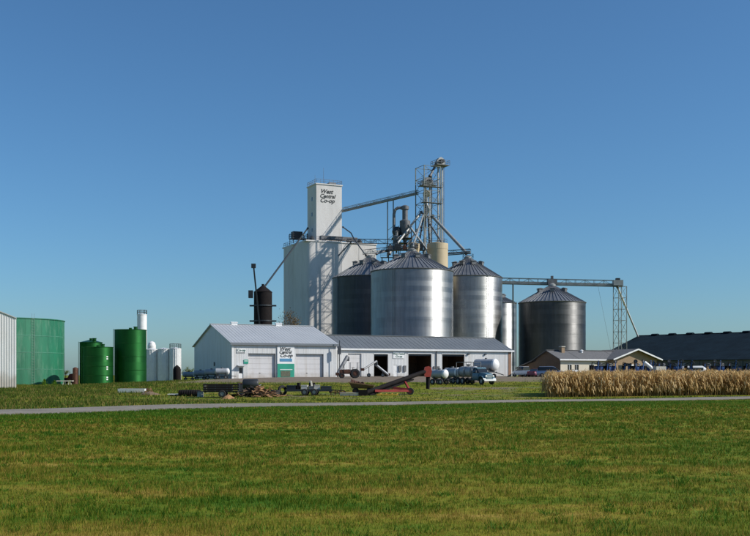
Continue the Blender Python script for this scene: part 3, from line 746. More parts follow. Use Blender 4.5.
railing(MB(), [(-1.4, -1, -.18), (1.4, -1, -.18), (1.4, 1, -.18), (-1.4, 1, -.18)], closed=True, post=1.2, r=.06).build('railing', 'dark_steel', cy2)
for (a_, b_, r_, mt, lb) in (((410, 232, 253), (396.5, 239, 252), .25, 'galvanised_old', 'dark duct joining the two cyclones'), ((421, 226, 255.5), (405, 247, 251.5), .2, 'dark_steel', 'dark slanting spout between gooseneck cyclone and tower'), ((430, 224, 255.5), (446, 249, 252), .22, 'galvanised_old', 'dark spout running down right of the wide cream tank'), ((402, 246, 251), (376, 254, 247), .22, 'galvanised_old', 'dark pipe sloping down left towards the left bin\'s peak'), ((425, 205, 255.4), (425.5, 228, 255.4), .28, 'dark_steel', 'thick dark upright duct in the lattice tower')):
    spout(lb, [W(*a_), W(*b_)], r_, mt)
mb_ = thing('machinery_platform', 'dark railed machinery platform behind the widest bin\'s peak', 'platform', W(407, 250, 249))
MB().box(-5.2, 4.5, -.9, .9, -.15, 0).build('deck', 'dark_steel', mb_)
railing(MB(), [(-5.2, -.9, 0), (4.5, -.9, 0), (4.5, .9, 0), (-5.2, .9, 0)], closed=True, post=1.3, r=.07).build('railing', 'dark_steel', mb_)
for x, w_, h_, mt in ((-4.2, .6, 1.0, 'galvanised_old'), (-2.4, .8, 1.5, 'dark_steel'), (-.6, .5, .9, 'rust'), (1.6, .9, 1.2, 'galvanised_old'), (3.5, .5, 1.6, 'dark_steel')): MB().box(x-w_, x+w_, -.6, .6, 0, h_).tube((x, 0, h_), (x, 0, h_+.5), .25).build('gear_box', mt, mb_)
for x in (-4.6, 4.0): MB().beam((x, 0, -8), (x, 0, -.15), .25).build('post', 'dark_steel', mb_)
# cream tanks
for px, Y, r, yt, lb in ((437.6, 241, 2.5, 243.4, 'wide cream steel tank behind the bins under the tower'), (414.0, 240, 1.3, 243.5, 'narrow cream steel tank peeping out left of the wide one')):
    X = (px-375)*Y/FPX; zb = G(X, Y); o = thing('cream_tank', lb, 'tank', (X, Y, zb), 0, 'cream tanks'); h = W(px, yt, Y).z-zb
    MB().lathe([(.3, h-12.5), (r, h-9.5), (r, h-1.5)], 36).build('wall', 'cream_steel', o, True)
    for k in range(4): MB().beam((r*.9*math.cos(.8+k*math.pi/2), r*.9*math.sin(.8+k*math.pi/2), 0), (r*.9*math.cos(.8+k*math.pi/2), r*.9*math.sin(.8+k*math.pi/2), h-9.0), .25).build('leg', 'galvanised_old', o)
    MB().lathe([(r+.04, h-1.5), (r+.04, h-.1), (.3, h+.35)], 36).build('roof', 'cream_steel', o)
    railing(MB(), [(r*.9*math.cos(k*math.pi/4), r*.9*math.sin(k*math.pi/4), h-.1) for k in range(8)], closed=True, post=3, r=.05).build('railing', 'galvanised_old', o)

# ------------------------------------------------------------------ conveyor run to the right
cL = W(500.5, 283.8, 252); cM = W(552, 284.3, 250.6); cR_ = W(622.5, 286.6, 250.5)
truss('conveyor_bridge', 'long level conveyor bridge over the lone bin to the slim right tower', 'conveyor bridge', cL, cR_, 1.5, 1.45, bay=2.4)
hb = thing('machinery_box', 'small machinery box on the conveyor bridge above the lone bin', 'machine', cM+Vector((0, 0, -.8)))
MB().box(-1.1, 1.1, -.7, .7, .7, 2.0).box(-.3, .3, -.3, .3, 2.0, 2.9).build('housing', 'galvanised_old', hb)
MB().lathe([(.55, -.4), (.9, .7)], 14).build('chute', 'galvanised_old', hb)
e2 = thing('conveyor_drive', 'drive box at the right end of the long conveyor bridge', 'machine', cR_+Vector((-1.2, 0, 0)))
MB().box(-1.2, 1.2, -.8, .8, .3, 1.6).build('housing', 'galvanised', e2); MB().box(-.5, .5, -.5, .5, 1.6, 2.1).build('motor', 'dark_steel', e2)
lattice('lattice_tower', 'slim steel lattice tower at the right end of the conveyor bridge', 'tower', (W(620, 0, 250.5).x, 250.5), 2.35, 1.5, cR_.z, 2.9, R(20), leg=.13, br=.08)
ps = W(513, 284, 251.6)
sp_ = thing('bridge_post', 'single thin post under the conveyor bridge, left of the lone bin', 'post', (ps.x, 251.6, 1.6))
for y in (-.5, .5): MB().beam((0, y, 0), (0, y, ps.z-1.6), .22).build('post', 'steel_green_grey', sp_)
for k in range(6): MB().beam((0, -.5, 2+k*4), (0, .5, 3.2+k*4), .09).build('brace', 'steel_green_grey', sp_)
spout('long thin spout slanting from the slim right tower down to the dark roof', [W(617.5, 287, 251.5), W(638, 336.5, 297.5)], .24, 'white_paint')
gw = thing('guy_wire', 'thin guy wire falling from the conveyor bridge', 'wire', W(598, 286, 250.6))
MB().tube(W(598, 286, 250.6), W(611, 352, 252), .025, n=5).world(gw).build('wire', 'galvanised_old', gw)

# ------------------------------------------------------------------ dark flat store on the right
a2 = R(-45); rg = W(640, 336, 300); hd_, L5 = 26.0, 95.0
n2 = Vector((math.sin(a2), -math.cos(a2), 0)); o5 = rg+n2*hd_; z5 = G(o5.x, o5.y)-.1; o5.z = z5
He = W(592, 361, 281.6).z-z5; rise5 = rg.z-z5-He
fs = thing('flat_store', 'huge low grain store with dark blue roof on the right', 'barn', o5, a2)
MB().box(0, L5, 0, .3, 0, He).build('front_wall', 'grey_wall', fs); MB().box(0, L5, 2*hd_-.3, 2*hd_, 0, He).build('back_wall', 'grey_wall', fs)
for x in (0.002, L5-.302): MB().prism([(0.31, 0), (2*hd_-.31, 0), (2*hd_-.31, He), (hd_, He+rise5), (0.31, He)], 'x', x, x+.3).build('gable_wall', 'grey_wall', fs)
gable_roof(fs, L5, 2*hd_, He, rise5, 'blue_roof', over=.5, pitch=1.2)
k = 5
while k < L5:
    MB().prism([(-.7, 0), (.7, 0), (.7, .2), (0, .42), (-.7, .2)], 'x', -1.0, 1.0).build('ridge_vent', 'blue_roof', fs, loc=(k, hd_, He+rise5+.14)); k += 5.6
for i in range(16):
    MB().box(3+i*5.8, 3.3+i*5.8, -.25, -.003, 0, He-.4).build('buttress', 'grey_wall', fs)

# ------------------------------------------------------------------ office house
oH = W(560.5, 376, 185); oH.z = G(oH.x, 185)
hs = thing('office_house', 'low tan brick office with grey gabled roof behind the corn', 'house', oH, A)
Hh = W(560, 358.7, 185).z-oH.z; tA, tB, Dh = 10.9, 21.2, 8.0; Rh = 1.55
win = [(1.6, 2.5, 1.1, 2.3), (3.2, 4.1, 1.1, 2.3), (6.5, 7.6, 1.1, 2.3)]; dr = (8.7, 9.7, 0, 2.1)
wall_open(0, tA, 0, Hh, win+[dr]).build('front_wall', 'cream_siding', hs)
for w_ in win:
    wo_ = MB().box(w_[0], w_[1], .1, .15, w_[2], w_[3]).build('window', 'dark_glass', hs)
    f_ = MB().box(w_[0]-.06, w_[1]+.06, -.03, .09, w_[2]-.08, w_[2]).box(w_[0]-.06, w_[1]+.06, -.03, .09, w_[3], w_[3]+.08).box((w_[0]+w_[1])/2-.03, (w_[0]+w_[1])/2+.03, .04, .09, w_[2], w_[3]); f_.build('frame', 'white_paint', wo_)
MB().box(dr[0], dr[1], .1, .15, 0, 2.1).build('door', 'brown_wood', hs)
MB().prism([(0.002, 0), (Dh, 0), (Dh, Hh), (Dh/2, Hh+Rh), (0.002, Hh)], 'x', .0, .25).build('side_wall', 'brown_wood', hs)  # gable's shade put into the colour: dark brown where the front is cream
MB().box(.26, tB, Dh-.25, Dh, 0, Hh).build('back_wall', 'cream_siding', hs)
gable_roof(hs, tA+4, Dh, Hh, Rh, 'shingle', over=.5, pitch=9)
MB().box(-.5, tA+.2, -.62, -.5, Hh-.32, Hh-.05).build('fascia', 'white_paint', hs)
# cross wing with its gable to the viewer
xw = tB-tA; y0 = -1.6
m_ = MB().prism([(tA, 0), (tB, 0), (tB, Hh), (tA+xw/2, Hh+1.75), (tA, Hh)], 'y', y0, y0+.25); m_.build('gable_wall', 'tan_brick', hs)
MB().box(tB-.25, tB, y0+.26, Dh, 0, Hh-.02).build('side_wall', 'tan_brick', hs); MB().box(tA, tA+.25, y0+.26, -.01, 0, Hh-.02).build('side_wall', 'tan_brick', hs)
for sg in (-1, 1):
    xm = tA+xw/2; xe = xm+sg*(xw/2+.7); ze = Hh-1.75*.7/(xw/2)
    q = [(xe, y0-.9, ze), (xm, y0-.9, Hh+1.75), (xm, Dh+.5, Hh+1.75), (xe, Dh+.5, ze)]
    MB().add([(a_, b_, c+.05) for a_, b_, c in q]+[(a_, b_, c+.2) for a_, b_, c in q], [(0,1,2,3),(7,6,5,4),(0,4,5,1),(1,5,6,2),(2,6,7,3),(3,7,4,0)]).build('roof_slope', 'shingle', hs)
    MB().beam((xe, y0-.93, ze+.1), (xm, y0-.93, Hh+1.86), .06, .26).build('barge_board', 'white_paint', hs)
gw_ = [(tA+1.2, tA+2.2), (tA+6.6, tA+7.6)]
MB().box(tA+3.9, tA+5.6, y0-.06, y0-.003, .3, 2.35).build('door', 'white_paint', hs)
for w_ in gw_:
    wo_ = MB().box(w_[0], w_[1], y0-.05, y0-.003, 1.0, 2.2).build('window', 'dark_glass', hs)
    MB().box(w_[0]-.08, w_[1]+.08, y0-.1, y0-.052, .9, 1.0).build('sill', 'white_paint', wo_)
# lean-to catslide behind
MB().add([(-.5, Dh+.4, Hh-.25), (9, Dh+.4, Hh-.25), (9, Dh+6.5, 1.6), (-.5, Dh+6.5, 1.6), (-.5, Dh+.4, Hh-.1), (9, Dh+.4, Hh-.1), (9, Dh+6.5, 1.75), (-.5, Dh+6.5, 1.75)], [(0,1,2,3),(7,6,5,4),(0,4,5,1),(1,5,6,2),(2,6,7,3),(3,7,4,0)]).build('lean_to_roof', 'shingle', hs)
MB().add([(0, Dh+.01, 0), (0, Dh+6.2, 0), (0, Dh+6.2, 1.6), (0, Dh+.01, Hh-.3)], [(0, 1, 2, 3)]).add([(.2, Dh+.01, 0), (.2, Dh+6.2, 0), (.2, Dh+6.2, 1.6), (.2, Dh+.01, Hh-.3)], [(3, 2, 1, 0)]).build('lean_to_wall', 'brown_wood', hs)
ch = MB().box(2.2, 2.9, Dh/2-1.3, Dh/2-.6, Hh+.4, Hh+Rh+.7).build('chimney', 'tan_brick', hs); MB().box(2.1, 3.0, Dh/2-1.4, Dh/2-.5, Hh+Rh+.7, Hh+Rh+.85).build('chimney_cap', 'pale_board', ch)
MB().lathe([(.25, 0), (.25, .4), (.4, .45), (.1, .65)], 10).build('roof_vent', 'white_paint', hs, loc=(7.0, Dh/2-1, Hh+Rh*.75))

# ------------------------------------------------------------------ green tanks, left
Xb = (2-375)*.16; gt = thing('green_tank', 'very wide faded green bolted tank beside the left white shed', 'tank', (Xb, 160, G(Xb, 160)-.15), 0, 'green tanks')
rB, hB = 9.55, W(50, 318.5, 153).z-gt.location.z; nR, nP = 4, 22; dz = hB/nR
MB().lathe([(rB-.03, 0), (rB-.03, hB)], 88, cap=False).build('liner', 'faded_green', gt, True)
panel = MB(); g_ = .012; n = 5; a0, a1 = -math.pi/nP+.0008, math.pi/nP-.0008
for rr, fl in ((rB, 0), ):
    vs_ = []; 
    for j, z in enumerate((.006, dz-.006)):
        for i in range(n+1): th = a0+(a1-a0)*i/n; vs_.append((rr*math.cos(th), rr*math.sin(th), z))
    for j, z in enumerate((.006, dz-.006)):
        for i in range(n+1): th = a0+(a1-a0)*i/n; vs_.append(((rr-.05)*math.cos(th), (rr-.05)*math.sin(th), z))
    q = n+1; fs_ = [(i, i+1, q+i+1, q+i) for i in range(n)]+[(2*q+i, i, i+1, 2*q+i+1)[::-1] for i in range(n)]+[(q+i, q+i+1, 3*q+i+1, 3*q+i) for i in range(n)]
    fs_ += [(0, q, 3*q, 2*q), (n, 2*q+n, 3*q+n, q+n)]
    panel.add(vs_, fs_)
pm_ = panel.mesh('panel', 'faded_green', True)
for j in range(nR):
    for i in range(nP):
        p = link('panel', pm_, gt, (0, 0, j*dz)); p.rotation_euler = (0, 0, 2*math.pi*(i+.5*(j % 2))/nP)
for j in range(1, nR): MB().lathe([(rB, j*dz-.05), (rB+.03, j*dz-.04), (rB+.03, j*dz+.04), (rB, j*dz+.05)], 88, cap=False).build('seam', 'faded_seam', gt)
MB().lathe([(rB-.1, hB), (rB+.12, hB), (rB+.12, hB+.12), (rB-.1, hB+.12)], 88, cap=False).build('rim', 'faded_green', gt)
th = R(-42); d = Vector((math.cos(th), math.sin(th), 0))
ladder(MB(), d*(rB+.15), d*(rB+.15)+Vector((0, 0, hB+.8)), Vector((-d.y, d.x, 0)), w_=.4, r=.014).build('ladder', 'galvanised', gt)
def green_tank(label, px, Y, rpx, y_eave, y_apex, marks=False):
    X = (px-375)*Y/FPX; zb = G(X, Y)-.1; r = rpx*Y/FPX; o = thing('green_tank', label, 'tank', (X, Y, zb), 0, 'green tanks')
    h = W(px, y_eave, Y).z-zb; ap = W(px, y_apex, Y).z-zb
    MB().lathe([(r, 0), (r, h)], 56).build('wall', 'green_wall', o, True)
    MB().lathe([(r+.05, h-.05), (r+.05, h+.03), (.25, ap-.1), (.25, ap+.15)], 56).build('roof', 'deep_green', o)
    for q in (.25, .5, .75): MB().lathe([(r, h*q-.03), (r+.025, h*q-.02), (r+.025, h*q+.02), (r, h*q+.03)], 56, cap=False).build('seam', 'deep_green', o)
    d = Vector((math.cos(R(-160)), math.sin(R(-160)), 0)); ladder(MB(), d*(r+.15), d*(r+.15)+Vector((0, 0, h+.1)), (-d.y, d.x, 0), w_=.4, r=.02).build('ladder', 'deep_green', o)
    MB().lathe([(.3, -.1), (.3, .25), (.36, .25), (.36, .32)], 12).build('manhole', 'deep_green', o, loc=(r*.4, -r*.3, (h*.4+ap*.6)+.05))
    if marks:
        th = R(-38)
        for py in (358, 368.2, 378.4):
            z = W(px, py, Y).z-zb
            for q in (-.16, .16): MB().box(r, r+.04, -.14, .14, q-.09, q+.09).build('white_mark', 'white_paint', o, loc=(0, 0, z), rz=th)
    return o
green_tank('small dark green tank with pointed roof, farthest left of the three slim ones', 91, 163, 11, 342.5, 339.2)
green_tank('shorter bright green tank with white marks, in the middle of the slim ones', 98, 152, 14.6, 347.2, 346.2, True)
green_tank('tallest slim green tank, in front of the white silos', 130.5, 155, 15.6, 330, 328.8)

# ------------------------------------------------------------------ white silos, left
def white_tank(label, px, Y, rpx, ytop, dome=0, ribbed=True, rail=False):
    X = (px-375)*Y/FPX; zb = G(X, Y)-.1; r = rpx*Y/FPX; o = thing('white_silo', label, 'silo', (X, Y, zb), 0, 'white silos'); h = W(px, ytop, Y).z-zb
    MB().lathe([(r, 0), (r, h)], 40).build('wall', 'white_paint', o, True)
    if dome: MB().lathe([(r+.03, h), (r*.8, h+dome*.7), (r*.3, h+dome), (.05, h+dome+.02)], 40).build('roof', 'white_paint', o, True)
    else: MB().lathe([(r+.05, h), (r+.05, h+.1), (.2, h+.35)], 40).build('roof', 'white_paint', o)
    if ribbed:
        rb = MB()
        for i in range(18): th = 2*math.pi*i/18; c, s_ = math.cos(th), math.sin(th); rb.beam((r*c, r*s_, 0), (r*c, r*s_, h), .1)
        rb.build('rib', 'white_paint', o)
    if rail: railing(MB(), [(r*math.cos(k*math.pi/4), r*math.sin(k*math.pi/4), h+.1) for k in range(8)], closed=True, post=3, h=.9, r=.08).build('railing', 'galvanised_old', o)
    return o
white_tank('tall slim white silo rising behind the tallest green tank', 142, 210, 4.8, 315, 0, False, True)
white_tank('round-topped white tank between the tall silo and the short ones', 151.8, 216, 4, 346, 1.0, False)
white_tank('short white silo, first right of the green tank', 152.2, 201.2, 6.0, 350, 0)
white_tank('short white silo, middle of the row by the green tank', 164, 200.4, 6.0, 349.5, 0)
white_tank('brightest short white silo, right end of the row', 175.3, 199.6, 5.6, 349, 0, True, True)
X = W(177, 0, 192).x
o = thing('black_tank', 'small round-topped black tank against the right-end white silo', 'tank', (X, 192, G(X, 192)))
MB().lathe([(.75, 0), (.75, 2.3), (.6, 2.75), (.25, 3.0), (.05, 3.02)], 24).build('shell', 'black_steel', o, True); MB().lathe([(.22, 0), (.22, .15)], 12).build('lid', 'dark_steel', o, loc=(0, 0, 3.0))

# ------------------------------------------------------------------ vehicles
def wheel(parent, x, y, r, w_=.22, rim='galvanised'):
    t_ = MB().lathe([(r*.55, -w_/2), (r*.92, -w_/2), (r, -w_/4), (r, w_/4), (r*.92, w_/2), (r*.55, w_/2)], 22, c=(0, 0), cap=False, axis='y').build('wheel', 'rubber', parent, True, loc=(x, y, r))
    MB().lathe([(r*.56, -w_*.3), (r*.3, -w_*.38), (r*.3, w_*.38), (r*.56, w_*.3)], 16, axis='y').build('rim', rim, t_); return t_
def loft(m_, secs):
    """secs: list of (x, half width bottom, half width top, z bottom, z top) -> closed body along x"""
    n = 8
    rings = []
    for x, wb, wt, z0, z1 in secs:
        h = z1-z0
        rings.append([(x, -wb*.92, z0), (x, -wb, z0+h*.22), (x, -(wb+wt)/2, z0+h*.6), (x, -wt*.9, z1), (x, wt*.9, z1), (x, (wb+wt)/2, z0+h*.6), (x, wb, z0+h*.22), (x, wb*.92, z0)])
    vs_ = [v for r_ in rings for v in r_]; fs_ = []
    for j in range(len(rings)-1):
        for i in range(n): fs_.append((j*n+i, j*n+(i+1) % n, (j+1)*n+(i+1) % n, (j+1)*n+i)[::-1])
    fs_ += [tuple(range(n)), tuple(range((len(rings)-1)*n, len(rings)*n))[::-1]]
    return m_.add(vs_, fs_)
def car(label, kind, px, Y, rz, paintm, cat='car'):
    X = (px-375)*Y/FPX; o = thing({'suv': 'parked_suv', 'sedan': 'parked_car', 'pickup': 'parked_pickup'}[kind], label, cat, (X, Y, G(X, Y)), R(rz), 'vehicles parked by the lone bin')
    if kind == 'suv': b = [(-2.3, .82, .78, .42, .95), (-2.2, .9, .86, .3, 1.1), (0, .92, .88, .28, 1.12), (1.3, .92, .86, .28, 1.08), (2.2, .88, .74, .32, .92), (2.35, .78, .6, .4, .75)]; g = [(-2.15, .84, .66, 1.05, 1.5), (-1.9, .84, .7, 1.05, 1.72), (.2, .84, .7, 1.05, 1.75), (.75, .84, .68, 1.05, 1.62), (1.35, .82, .8, 1.0, 1.1)]
    elif kind == 'sedan': b = [(-2.35, .78, .7, .42, .85), (-2.2, .88, .8, .3, .98), (0, .9, .84, .26, 1.0), (1.3, .9, .8, .27, .95), (2.2, .85, .7, .3, .8), (2.35, .74, .56, .38, .68)]; g = [(-1.75, .78, .74, .92, .99), (-1.0, .8, .62, .92, 1.4), (.1, .8, .62, .92, 1.44), (.5, .8, .62, .92, 1.36), (1.2, .8, .76, .9, .97)]
    else: b = [(-2.7, .86, .84, .5, 1.15), (-2.6, .94, .92, .42, 1.2), (0, .95, .92, .4, 1.2), (1.4, .95, .9, .4, 1.2), (2.5, .92, .8, .45, 1.05), (2.65, .85, .7, .5, .9)]; g = [(-.75, .86, .72, 1.15, 1.75), (-.6, .86, .74, 1.15, 1.9), (.6, .86, .74, 1.15, 1.9), (.9, .86, .72, 1.15, 1.78), (1.45, .86, .84, 1.12, 1.22)]
    loft(MB(), b).build('body', paintm, o, True)
    gl = loft(MB(), g).build('windows', 'dark_glass', o, True)
    rf = [(x, wt*.95, wt*.9, z1-.04, z1+.03) for x, wb, wt, z0, z1 in g[1:-1]]; loft(MB(), rf).build('roof', paintm, o, True)
    for sx in ((-1.42, 1.45) if kind != 'pickup' else (-1.6, 1.7)):
        for sy in (-.82, .82): wheel(o, sx, sy, .34 if kind != 'pickup' else .4)
    xf = b[-1][0]
    for sy in (-.6, .6):
        MB().box(xf-.12, xf+.0, sy-.16, sy+.16, b[-2][3]+.3, b[-2][3]+.44).build('headlight', 'lamp_glass', o); MB().box(b[0][0]-.03, b[0][0]+.08, sy-.12, sy+.12, .75, .95).build('tail_light', 'red_paint', o)
    MB().box(xf-.1, xf+.06, -.8, .8, b[-1][3]-.02, b[-1][3]+.14).build('bumper', 'galvanised', o)
    return o
car('white pickup truck parked at the corner of the long shed', 'pickup', 524, 186, 118, 'car_white', 'pickup')
car('dark maroon car parked between the white pickup and the silver one', 'sedan', 536.8, 176, 55, 'car_maroon')
car('silver blue sport utility vehicle parked in front of the office', 'suv', 551, 165, -12, 'car_silver')
X = W(573, 0, 168).x; o = thing('white_tote', 'white square tank tote beside the silver parked vehicle', 'tote', (X, 168, G(X, 168)), R(20))
MB().box(-.6, .6, -.6, .6, .15, 1.2).build('tank', 'white_paint', o); MB().lathe([(.15, 1.2), (.15, 1.28)], 12).build('lid', 'dark_steel', o)
fr = MB()
for x in (-.62, 0, .62):
    for y in (-.62, .62): fr.beam((x, y, 0), (x, y, 1.22), .04)
fr.build('cage', 'galvanised', o); MB().box(-.65, .65, -.65, .65, 0, .13).build('pallet', 'brown_wood', o)

def nurse_tank(label, px, Y, rz, r=.55, L=2.7, mat='tank_grey', zup=.75):
    X = (px-375)*Y/FPX; o = thing('nurse_tank', label, 'tank trailer', (X, Y, G(X, Y)), R(rz), 'nurse tanks on wheels')
    prof = [(.02, -L/2-r*.45), (r*.5, -L/2-r*.38), (r*.85, -L/2-r*.16), (r, -L/2), (r, L/2), (r*.85, L/2+r*.16), (r*.5, L/2+r*.38), (.02, L/2+r*.45)]
    z = zup+r; MB().lathe(prof, 28, c=(0, z), axis='x').build('tank', mat, o, True)
    MB().lathe([(r+.012, L/2-.25), (r+.012, L/2), (r*.87, L/2+r*.18), (r*.52, L/2+r*.41), (.02, L/2+r*.48)], 28, c=(0, z), axis='x', cap=False).build('sunlit_dome', 'white_paint', o, True)  # white shell puts the sunlit end into the colour; body is grey for shade
    for x in (-L*.3, L*.3): MB().box(x-.1, x+.1, -r*.8, r*.8, zup-.15, zup+r*.5).build('saddle', 'dark_steel', o)
    MB().box(-L/2, L/2, -.4, -.3, zup-.28, zup-.16).box(-L/2, L/2, .3, .4, zup-.28, zup-.16).build('frame', 'dark_steel', o)
    MB().beam((L/2-.1, 0, zup-.22), (L/2+1.3, 0, .45), .1).build('tongue', 'dark_steel', o)
    for x in (-L*.32, L*.32):
        for y in (-.62, .62): wheel(o, x, y, .33)
    MB().lathe([(.18, z+r-.05), (.18, z+r+.15)], 12).build('valve', 'galvanised_old', o)
    return o
nurse_tank('small white nurse tank, side coloured as shaded and end as sunlit, nearest the red auger head', 439.5, 117, -38, .5, 1.8)
nurse_tank('second nurse tank, between the first one and the blue truck', 452.5, 121, -42, .58, 1.9)
nurse_tank('bigger white tank trailer parked behind the blue truck', 486, 146, -35, .85, 3.2, zup=1.1)
for i, (px, Yn) in enumerate(((189, 190), (200.5, 175), (211.5, 168.5), (222, 162.5))):
    nurse_tank(['white nurse tank near the right-end white silo', 'white nurse tank, second from the white silos', 'white nurse tank, third from the white silos', 'white nurse tank close to the shop\'s grey gable'][i], px, Yn, 8, .5, 2.0)

# blue tank truck
Xt, Yt = W(475, 0, 118).x, 118; tk = thing('tank_truck', 'pale blue old truck carrying a white tank, parked facing right', 'truck', (Xt, Yt, G(Xt, Yt)), R(-58))
tk.scale = (.9, .9, .9)
loft(MB(), [(.55, .85, .85, .75, 1.5), (.6, .95, .93, .65, 1.6), (1.75, .95, .9, .65, 1.6), (1.8, .9, .85, .65, 1.55)]).build('cab', 'truck_blue', tk, True)
cg = loft(MB(), [(.6, .88, .76, 1.52, 2.05), (.7, .9, .8, 1.52, 2.15), (1.35, .9, .78, 1.52, 2.12), (1.8, .88, .84, 1.48, 1.6)]).build('windows', 'dark_glass', tk, True)
loft(MB(), [(.58, .8, .72, 2.08, 2.2), (.75, .85, .8, 2.1, 2.28), (1.3, .84, .78, 2.1, 2.25), (1.42, .76, .7, 2.05, 2.15)]).build('cab_roof', 'truck_blue', tk, True)
for y in (-.86, .86): MB().beam((1.32, y, 1.55), (1.22, y*.93, 2.12), .07).beam((.68, y, 1.55), (.68, y*.93, 2.12), .09).build('pillar', 'truck_blue', tk)
loft(MB(), [(1.8, .8, .74, .7, 1.58), (2.6, .72, .62, .7, 1.5), (3.0, .66, .55, .72, 1.38)]).build('hood', 'truck_blue', tk, True)
for y in (-.82, .82):
    fe = MB(); fe.lathe([(.60, -.2), (.64, -.2), (.64, .2), (.60, .2)], 12, c=(2.45, .5), axis='y', cap=False, a0=0, a1=math.pi); fe.v = [(x_, y_+y, z_) for x_, y_, z_ in fe.v]; fe.build('fender', 'truck_blue', tk, True)
    MB().lathe([(.14, 0), (.14, .1), (.05, .14)], 12, c=(y*.7, 1.1), axis='x').build('headlight', 'lamp_glass', tk, loc=(3.0, 0, 0))
gr_ = MB()
for z in (.85, .98, 1.11, 1.24): gr_.box(3.0, 3.06, -.4, .4, z, z+.07)
gr_.build('grille', 'chrome', tk); MB().box(3.05, 3.2, -.95, .95, .5, .72).build('bumper', 'white_paint', tk)
MB().box(-3.2, 3.0, -.45, -.3, .55, .75).box(-3.2, 3.0, .3, .45, .55, .75).build('chassis', 'dark_steel', tk)
r = .7; MB().lathe([(.02, -3.2), (r*.6, -3.12), (r*.95, -2.95), (r, -2.8), (r, .05), (r*.95, .2), (r*.6, .34), (.02, .4)], 28, c=(0, 1.7), axis='x').build('tank', 'tank_grey', tk, True)
for x in (-2.6, -1.4, -.2): MB().lathe([(r+.005, x), (r+.03, x), (r+.03, x+.08), (r+.005, x+.08)], 28, c=(0, 1.7), axis='x', cap=False).build('band', 'galvanised_old', tk)
MB().lathe([(.25, 2.45), (.25, 2.62), (.3, 2.62), (.3, 2.68)], 14, c=(-1.4, 0)).build('hatch', 'galvanised_old', tk)
fr = MB()
for x in (-3, -1.4, .2):
    for y in (-.8, .8): fr.beam((x, y, .75), (x, y, 2.95), .06)
for y in (-.8, .8): fr.beam((-3, y, 2.95), (.2, y, 2.95), .08)
for x in (-3, -2.2, -1.4, -.6, .2): fr.beam((x, -.8, 2.95), (x, .8, 2.95), .06)
fr.build('rack', 'galvanised_old', tk)
for x, r_ in ((2.45, .48), (-1.6, .48), (-2.6, .48)):
    for y in (-.82, .82): wheel(tk, x, y, r_, .26)
for y in (-1.05, 1.05): MB().box(1.55, 1.65, y-.08, y+.08, 1.55, 1.85).build('mirror', 'dark_steel', tk)

# ------------------------------------------------------------------ blue planters beyond the corn
def planter(label, px, Y, rz, rows=6, fold=0.0):
    X = (px-375)*Y/FPX; o = thing('row_planter', label, 'planter', (X, Y, G(X, Y)), R(rz), 'blue planters beyond the corn')
    wd_ = rows*.76; MB().box(-wd_/2, wd_/2, -.1, .1, .8, 1.0).build('toolbar', 'planter_blue', o)
    MB().beam((0, -.1, .9), (0, -2.8, .6), .18).build('tongue', 'planter_blue', o)
    for i in range(rows):
        x = -wd_/2+.38+i*.76
        ru = MB().prism([(.3, 1.0), (.7, 1.0), (.9, 1.35), (.9, 1.7), (.2, 1.7), (.2, 1.35)], 'x', x-.2, x+.2).build('hopper', 'planter_blue' if i % 3 else 'black_steel', o)
        MB().box(x-.22, x+.22, .16, .94, 1.702, 1.78).build('lid', 'black_steel', ru)
        MB().beam((x, .1, .9), (x, 1.1, .5), .1).build('row_arm', 'planter_blue', o)
        w_ = wheel(o, x, .6, .28, .16, 'planter_blue')
        if (i+rows) % 2:
            fw_ = wheel(o, x+.2, .1, .3, .16, 'galvanised_old'); fw_.location.z = 1.95+.25*((i*7) % 3)
            MB().beam((x, 0, 1.0), (x+.2, .1, 2.2+.2*((i*5) % 3)), .12).build('wing_arm', 'planter_blue', o)
    for x in (-1.1, 1.1): wheel(o, x, -.5, .48, .3, 'pale_board')
    for s_ in (-1, 1):
        MB().beam((s_*wd_/2, 0, .95), (s_*(wd_/2-.3), .1, 2.35+fold), .09).beam((s_*(wd_/2-.3), .1, 2.35+fold), (s_*(wd_/2-1.3), .1, 1.95+fold), .07).build('marker_arm', 'black_steel', o)
        MB().lathe([(.02, -.02), (.24, 0), (.02, .02)], 14, axis='y').build('marker_disc', 'galvanised_old', o, loc=(s_*(wd_/2-1.3), .1, 1.95+fold))
    return o
PL = [(600, 152, 12, 4, 'blue planter parked at the left in front of the office wall'), (629, 150, -20, 3, 'small blue planter below the office\'s white door'), (643, 149, 30, 5, 'blue planter at the office\'s right corner'),
      (668, 151, 8, 5, 'blue planter left of the white van beyond the corn'), (680, 148, -25, 5, 'blue planter touching the white van\'s left side'), (722, 150, 15, 4, 'blue planter before the dark store, right of the white van'), (611, 156, 25, 3, 'small blue planter half hidden right of the office\'s front wall'), (655, 155, -8, 4, 'blue planter behind the low pale tote'), (709, 154, 5, 3, 'small blue planter just right of the white van'), (743, 148, -10, 6, 'blue planter at the far right edge beyond the corn')]
for px, Y, rz, rows, lb in PL: planter(lb, px, Y, rz, rows)
Xv = W(695, 0, 150).x; vn = thing('white_van', 'white van roof showing between the blue planters beyond the corn', 'van', (Xv, 150, G(Xv, 150)), R(8))
loft(MB(), [(-2.4, .85, .8, .4, 1.6), (-2.3, .92, .84, .35, 1.75), (.8, .92, .84, .35, 1.78), (1.3, .92, .8, .35, 1.5), (1.6, .9, .74, .38, 1.1), (2.3, .85, .65, .4, .95)]).build('body', 'car_white', vn, True)
for s_ in (-1, 1):
    MB().box(-2.0, .9, s_*.9-.02, s_*.9+.02, 1.1, 1.5).build('window', 'dark_glass', vn)
    for x in (-1.5, 1.4): wheel(vn, x, s_*.82, .34)
    MB().box(2.2, 2.32, s_*.5-.15, s_*.5+.15, .62, .78).build('headlight', 'lamp_glass', vn)
